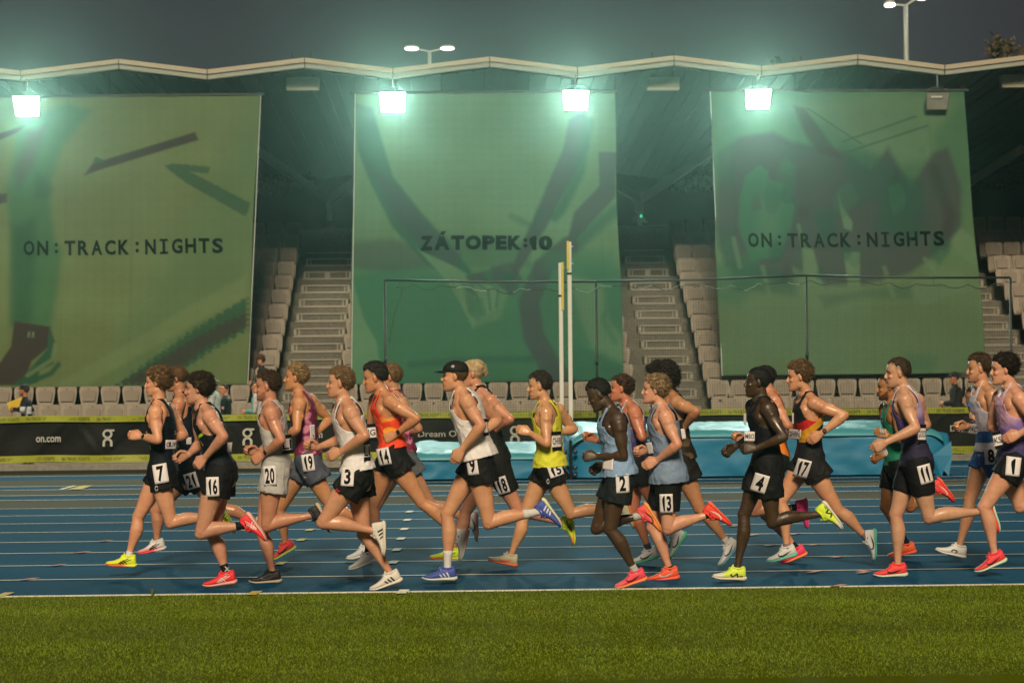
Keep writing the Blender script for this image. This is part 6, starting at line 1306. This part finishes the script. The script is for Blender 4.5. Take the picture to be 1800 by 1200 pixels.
def art_mid(u, v, X): return art_mid_(u, v, X)*np.array([.86, 1.10, 1.38])
def art_mid_(u, v, X):
    C = base(u, v, 2)
    C = mix(C, np.tile(np.array(MG), (len(u), 1)), sstep(v+12*np.sin(u*.02), 450, 500)*.9)
    C = layer(C, u, v, [(617, 480), (640, 560), (662, 600), (672, 675), (610, 675), (610, 480)], LG, 4, .9)
    C = layer(C, u, v, [(615, 425), (690, 420), (760, 440), (770, 470), (690, 478), (615, 470)], PU, 8, .6); C = layer(C, u, v, [(760, 415), (930, 425), (935, 470), (780, 475)], DG, 12, .45)
    C = layer(C, u, v, [(620, 180), (655, 190), (672, 250), (690, 310), (740, 375), (790, 430), (830, 480), (800, 500), (745, 460), (690, 400), (650, 320), (628, 265)], DG, 4, .85); C = layer(C, u, v, [(650, 290), (700, 330), (760, 400), (810, 450), (800, 480), (745, 440), (690, 380)], PU, 8, .7)
    C = layer(C, u, v, [(735, 440), (800, 470), (850, 500), (880, 500), (870, 545), (830, 575), (815, 545), (790, 500)], LG, 3, .9); C = layer(C, u, v, [(815, 500), (835, 495), (838, 545), (822, 560)], DG, 5, .5)
    C = layer(C, u, v, [(1000, 210), (1030, 190), (1035, 260), (985, 350), (960, 400), (905, 490), (880, 520), (900, 470), (930, 400), (960, 330), (990, 260)], PU, 4, .85); C = stroke(C, u, v, [(1035, 215), (1020, 300), (985, 370), (975, 380)], 9, DG, 6, .75)
    C = layer(C, u, v, [(880, 470), (905, 480), (880, 560), (830, 578), (870, 530)], LG, 5, .6)
    C = layer(C, u, v, [(820, 485), (880, 470), (905, 480), (900, 520), (870, 500), (830, 500)], DG, 4, .7)
    C = layer(C, u, v, [(1052, 266), (1084, 268), (1084, 345), (1045, 385), (1010, 425), (998, 420), (1010, 372), (1055, 325)], PU, 2.5, .9); C = stroke(C, u, v, [(1082, 370), (1040, 405), (1005, 440)], 11, DG, 8, .7)
    C = stroke(C, u, v, [(1000, 432), (955, 470), (930, 530), (938, 590), (965, 640), (1000, 680)], 17, PU, 4, .9, 20); C = layer(C, u, v, [(1000, 480), (1060, 500), (1070, 560), (1100, 600), (1100, 640), (1040, 610), (1020, 560)], LG, 8, .8)
    for q in (((812, 500), (838, 520), (846, 552)), ((828, 492), (858, 512), (862, 545)), ((846, 488), (876, 508), (872, 540))): C = stroke(C, u, v, list(q), 2.2, DG, 2, .6)
    C = layer(C, u, v, [(862, 470), (900, 462), (918, 490), (905, 520), (880, 505), (866, 492)], PU, 2.5, .7); C = layer(C, u, v, [(818, 486), (850, 480), (856, 496), (826, 500)], PU, 2.5, .7); C = layer(C, u, v, [(884, 482), (900, 478), (906, 496), (892, 502)], DG, 2, .8)
    C = stroke(C, u, v, [(792, 470), (808, 500), (818, 545), (832, 572)], 2.5, LG, 2, .9); C = layer(C, u, v, [(826, 530), (848, 522), (856, 552), (840, 566), (828, 556)], MG, 2, .6, 2)
    C = stroke(C, u, v, [(900, 380), (940, 400), (950, 370)], 6, DG, 5, .4); C = stroke(C, u, v, [(1085, 500), (1060, 560), (1080, 600)], 5, MG, 4, .6)
    C = layer(C, u, v, [(1010, 600), (1100, 650), (1100, 675), (990, 675)], DG, 8, .5)
    C = stroke(C, u, v, [(722, 640), (850, 632), (935, 632)], 6, DG, 4, .6); C = layer(C, u, v, [(950, 440), (1080, 440), (1085, 480), (960, 480)], MG, 12, .5); return C
def art_right(u, v, X): return art_right_(u, v, X)*np.array([.92, 1.0, 1.2])
def art_right_(u, v, X):
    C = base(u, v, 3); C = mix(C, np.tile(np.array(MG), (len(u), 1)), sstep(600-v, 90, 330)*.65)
    C = layer(C, u, v, [(1380, 180), (1560, 165), (1690, 175), (1640, 240), (1640, 285), (1560, 290), (1500, 250)], LG, 14, .7)
    C = layer(C, u, v, [(1262, 270), (1300, 240), (1360, 232), (1395, 250), (1480, 265), (1530, 300), (1560, 260), (1600, 330), (1640, 270), (1665, 260), (1690, 330), (1690, 400), (1640, 450), (1600, 480), (1520, 500), (1450, 500), (1395, 470), (1380, 500), (1275, 470), (1258, 400)], PU, 7, .9)
    C = layer(C, u, v, [(1560, 300), (1620, 320), (1630, 400), (1600, 430), (1540, 400)], DG, 14, .7); C = layer(C, u, v, [(1480, 260), (1560, 280), (1600, 350), (1500, 360)], DG, 14, .5)
    C = layer(C, u, v, [(1310, 310), (1335, 290), (1350, 300), (1352, 315), (1378, 320), (1388, 345), (1398, 360), (1392, 400), (1370, 450), (1320, 460), (1298, 400), (1300, 350)], MG, 2.5, .95); C = layer(C, u, v, [(1330, 350), (1370, 350), (1370, 430), (1330, 440)], LG, 14, .3)
    C = layer(C, u, v, [(1395, 185), (1415, 190), (1450, 240), (1480, 280), (1440, 270), (1415, 235)], PUD, 5, .8); C = layer(C, u, v, [(1250, 470), (1330, 440), (1340, 490), (1300, 540), (1255, 530)], MG, 12, .6)
    C = stroke(C, u, v, [(1480, 250), (1540, 230), (1610, 205)], 1.2, DG, 1); C = stroke(C, u, v, [(1490, 268), (1560, 245), (1630, 222)], 1.2, DG, 1); C = stroke(C, u, v, [(1420, 190), (1470, 225), (1515, 255)], 1.0, DG, 1)
    C = layer(C, u, v, [(1474, 340), (1480, 360), (1500, 390), (1498, 405), (1484, 400), (1478, 370)], LG, 2, .8); C = layer(C, u, v, [(1484, 442), (1512, 442), (1512, 500), (1500, 540), (1470, 560), (1490, 500)], LG, 2.5, .9)
    C = layer(C, u, v, [(1410, 432), (1430, 436), (1446, 500), (1470, 560), (1420, 560), (1412, 480)], LG, 3, .9); C = layer(C, u, v, [(1280, 460), (1400, 480), (1400, 520), (1290, 510)], DG, 10, .6); C = layer(C, u, v, [(1440, 520), (1600, 500), (1600, 525), (1520, 522), (1450, 540)], DG, 8, .4)
    C = layer(C, u, v, [(1670, 425), (1690, 400), (1712, 420), (1722, 470), (1700, 460), (1680, 440)], LG, 3, .9); C = layer(C, u, v, [(1600, 500), (1650, 475), (1690, 480), (1700, 510), (1620, 540)], LG, 5, .7); C = stroke(C, u, v, [(1640, 300), (1670, 380), (1660, 430)], 10, PUD, 8, .6)
    rn = random.Random(11)
    for i in range(34):
        cx, cy, r = rn.uniform(1270, 1690), rn.uniform(250, 500), rn.uniform(8, 26); a0 = rn.uniform(0, 6.28); pl = [(cx+r*rn.uniform(.5, 1.2)*math.cos(a0+k*.9), cy+r*1.4*rn.uniform(.5, 1.2)*math.sin(a0+k*.9)) for k in range(7)]
        C = layer(C, u, v, pl, rn.choice((DG, PUD, MG, PU, DG)), rn.uniform(1.5, 6), rn.uniform(.25, .6), 1.5)
    for q in (((1340, 470), (1352, 520)), ((1405, 395), (1412, 430)), ((1555, 470), (1570, 520)), ((1625, 455), (1660, 500)), ((1290, 420), (1300, 470))): C = stroke(C, u, v, list(q), 4, LG, 2.5, .6)
    C = layer(C, u, v, [(1590, 620), (1650, 625), (1640, 655), (1600, 655)], MG, 8, .5); C = stroke(C, u, v, [(1255, 180), (1300, 210), (1262, 300)], 12, MG, 14, .5); return C
banner('left green banner with arrow shapes reading ON:TRACK:NIGHTS', [(-70, 172), (457, 167), (434, 676), (-75, 684)], art_left, [('ON:TRACK:NIGHTS', 217, 434, 348, 26, .03, True, 0)])
banner('middle green banner with runner legs reading ZÁTOPEK:10', [(623, 165), (1081, 162), (1096, 668), (616, 676)], art_mid, [('ZÁTOPEK:10', 855, 428, 234, 34, .065, 'wide', 0)])
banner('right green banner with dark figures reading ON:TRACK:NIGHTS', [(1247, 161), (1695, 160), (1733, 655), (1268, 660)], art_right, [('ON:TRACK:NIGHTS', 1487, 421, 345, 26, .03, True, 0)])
# ---------------------------------------------------------------- spectators
def jacket(J, root, col, add=.022, name='jacket', fn=None, t0=-.12, arms='NF'):
    k = J['k']; mb = MB(); mb.loft(torso_rings(J, add, t0, .99), 24); ax = (J['nb']-J['pv']).normalized()
    for s in 'NF':
        S_, E_, W_ = J['s'+s], J['e'+s], J['w'+s]; mb.ell(S_, (.075*k, .07*k, .078*k)); mb.tube([J['nb']-ax*.01, S_+VZ*.012], [.07*k, .066*k], 14)
        if s in arms: limb(mb, S_, E_, UPARM, k*1.2, add=.014); mb.ell(E_, (.055*k,)*3); limb(mb, E_, W_.lerp(E_, .06), FOREARM[:-1], k*1.2, add=.014)
    me = remesh(mb, .008, 4); X = coords(me); X = X+normals(me)*(vnoise(X, 24)*.006)[:, None]; setco(me, X)
    q = X-np.array(J['pv'][:]); C = bcast(col, len(X)); C = fn(q, C) if fn else C; paint(me, C); return link(name, me, root, M_CLOTH)
def trousers(J, root, col):
    k = J['k']; mb = MB(); mb.loft(torso_rings(J, .016, -.2, .12), 24)
    for s in 'NF': limb(mb, J['h'+s], J['k'+s], THIGH, k*1.1, add=.02); limb(mb, J['k'+s], J['a'+s], SHANK[:-1], k*1.1, add=.022)
    me = remesh(mb, .010, 4); paint(me, bcast(col, len(me.vertices))); link('trousers', me, root, M_CLOTH)
def spectator(o, D, k, facing, jc, z0=-.35, cap=None, hat=(.01, .01, .012), pose='stand', fn=None, arms='NF', **c):
    hx, hy = o; hc = at(hx, hy, D); m = FPX/D
    def px(dx, dz): return (dx*m*facing, -dz*m)       # metres relative to head centre, dx forward
    hd_z = hc.z; seat = pose == 'sit'; H0 = hd_z - z0 - .11
    tor = .62; pvz = -tor-.10
    q = dict(o=o, sc=1, D=D, k=k, hd=(0, 0), nb=px(-.03, -.16), sN=px(-.02, -.24), sF=px(-.02, -.24), pv=px(-.06, pvz))
    leg = H0+pvz+.0
    if seat: q.update(kN=px(.36, pvz+.02), aN=px(.38, pvz-.38), tN=px(.56, pvz-.44), kF=px(.34, pvz+.02), aF=px(.36, pvz-.38), tF=px(.54, pvz-.44))
    else: q.update(kN=px(.06, pvz-leg*.5), aN=px(-.04, pvz-leg+.10), tN=px(.15, pvz-leg+.04), kF=px(-.02, pvz-leg*.5), aF=px(-.14, pvz-leg+.10), tF=px(.05, pvz-leg+.04))
    q.update(eN=px(.02, -.50), wN=px(.20, -.52), eF=px(.0, -.50), wF=px(.18, -.55)); q.update(c)
    q['z0'] = z0 if not seat else hc.z+pvz-.2
    if facing > 0: raise ValueError
    # figures are modelled facing left (facing=-1 flips the pixel sense)
    J, root = person(q); jacket(J, root, jc, fn=fn, arms=arms); trousers(J, root, c.get('tc', (.015, .016, .02)))
    for s in 'NF': shoe(J['a'+s], J['t'+s], dict(up=(.05, .05, .05), sole=(.5, .5, .5)), root, k)
    if cap: extras(dict(cap=1, o=(0, 0)), J, root) if 0 else None
    return J, root
def simple_cap(J, root, col):
    fw, up, lt, c, hk = J['H']; P = headpts(J['H']); mb = MB(); mb.ell(P(-.015, 0, .052), (.108*hk, .088*hk, .080*hk), (fw, lt, up)); mb.loft([(P(.07, 0, .045), lt, up, .075*hk, .008*hk, 2.5), (P(.12, 0, .042), lt, up, .065*hk, .006*hk, 2.5), (P(.165, 0, .034), lt, up, .03*hk, .004*hk, 2.5)], 16)
    me = remesh(mb, .006, 2); paint(me, bcast(col, len(me.vertices))); link('cap', me, root, M_CLOTH)
def fn_official(q, C): C[(q[:, 1] < -.02) & (q[:, 2] > .25) & (q[:, 2] < .40) & (np.abs(q[:, 0]-.02) < .09)] = (.5, .5, .52); C[(np.abs(q[:, 0]-.02) < .025) & (q[:, 2] < .25)] = (.4, .4, .42); return C
S_ = Vector
J, r = spectator((42, 686), 40.5, .95, -1, (.012, .014, .022), fn=fn_official, skin=SKT, label='bearded official in black cap and navy jacket carrying a yellow folder', beard=('mb', .9), hair=H_((.03, .02, .015), None, th=.012, amp=.004, tufts=100), hturn=0, wN=(-18, 33), eN=(-3, 34), wF=(-16, 30), eF=(14, 34))
simple_cap(J, r, (.012, .015, .025))
mb = MB(); c = J['wN']+Vector((-.0, .10, .06)); mb.box(c+Vector((.03, 0, .02)), (.16, .012, .11), Vector((.94, 0, .34)), VY, Vector((-.34, 0, .94))); tag(mb.build('yellow_folder', mat('folder_yellow', (.55, .38, .02), .5)), 'yellow folder held by the official in the black cap', 'folder')
J, r = spectator((372, 672), 40.0, .95, -1, (.36, .40, .38), skin=SKM, label='person in white cap and pale jacket behind the second black singlet', hair=H_((.04, .03, .02), None, th=.01, amp=.003, tufts=50), hturn=180)
simple_cap(J, r, (.55, .53, .50))
def fn_badge(q, C): C[(q[:, 1] < 0) & ((q[:, 0]+.05)**2+(q[:, 2]-.34)**2 < .03**2)] = (.5, .2, .22); return C
J, r = spectator((393, 684), 42.2, .90, -1, (.010, .018, .016), fn=fn_badge, skin=SKM, label='short haired person in a black jacket with a small badge by the seats', hair=H_((.015, .01, .008), None, th=.01, amp=.003, tufts=300, tl=.008), hturn=55)
def fn_pack(q, C): C[(q[:, 0] < -.06)] = (.10, .28, .26); return C
J, r = spectator((448, 680), 42.0, .95, -1, (.42, .36, .38), fn=fn_pack, skin=SKM, label='bent forward person in white top with a teal bag strap behind the pale grey singlet', hair=H_((.02, .015, .01), None, th=.014, amp=.004, tufts=200), hturn=120)
J, r = spectator((458, 632), D0+1*TREAD+.4, .90, -1, (.02, .018, .02), z0=.2, pose='sit', skin=SKM, label='long haired spectator in dark clothes seated at the foot of the left stair', hair=H_((.06, .025, .015), (.12, .05, .03), th=.030, amp=.008, tufts=500, tl=.05, flow=(0, 0, -1), line=-.05), hturn=75, leg=.9)
J, r = spectator((1676, 664), 41.0, 1.0, -1, (.012, .012, .014), skin=SKT, label='person in black behind the white and blue singlet', hair=H_((.01, .008, .008), None, th=.014, amp=.004, tufts=200), hturn=20)
simple_cap(J, r, (.012, .012, .012))
J, r = spectator((1688, 698), 43.2, .85, -1, (.02, .02, .02), pose='sit', z0=0, skin=SKM, label='dark haired spectator looking down beside the person in black', hair=H_((.012, .008, .006), None, th=.025, amp=.01, tufts=500, tl=.03), hturn=70, pitch=30)
# ---------------------------------------------------------------- the race
for c_ in R: build_runner(c_)
# ---------------------------------------------------------------- night air, lit by the lamps
mb = MB(); mb.box((0, 55, 8.2), (75, 62, 9.9)); hz = mb.build('haze', None); hz['kind'] = 'stuff'
hm = bpy.data.materials.new('haze'); hm.use_nodes = True; t_ = hm.node_tree; t_.nodes.clear(); ho = t_.nodes.new('ShaderNodeOutputMaterial'); pv_ = t_.nodes.new('ShaderNodeVolumePrincipled')
pv_.inputs['Density'].default_value = .0008; pv_.inputs['Color'].default_value = (.60, .93, .82, 1); pv_.inputs['Anisotropy'].default_value = .93
t_.links.new(pv_.outputs[0], ho.inputs['Volume']); hz.data.materials.append(hm); hz.display_type = 'WIRE'
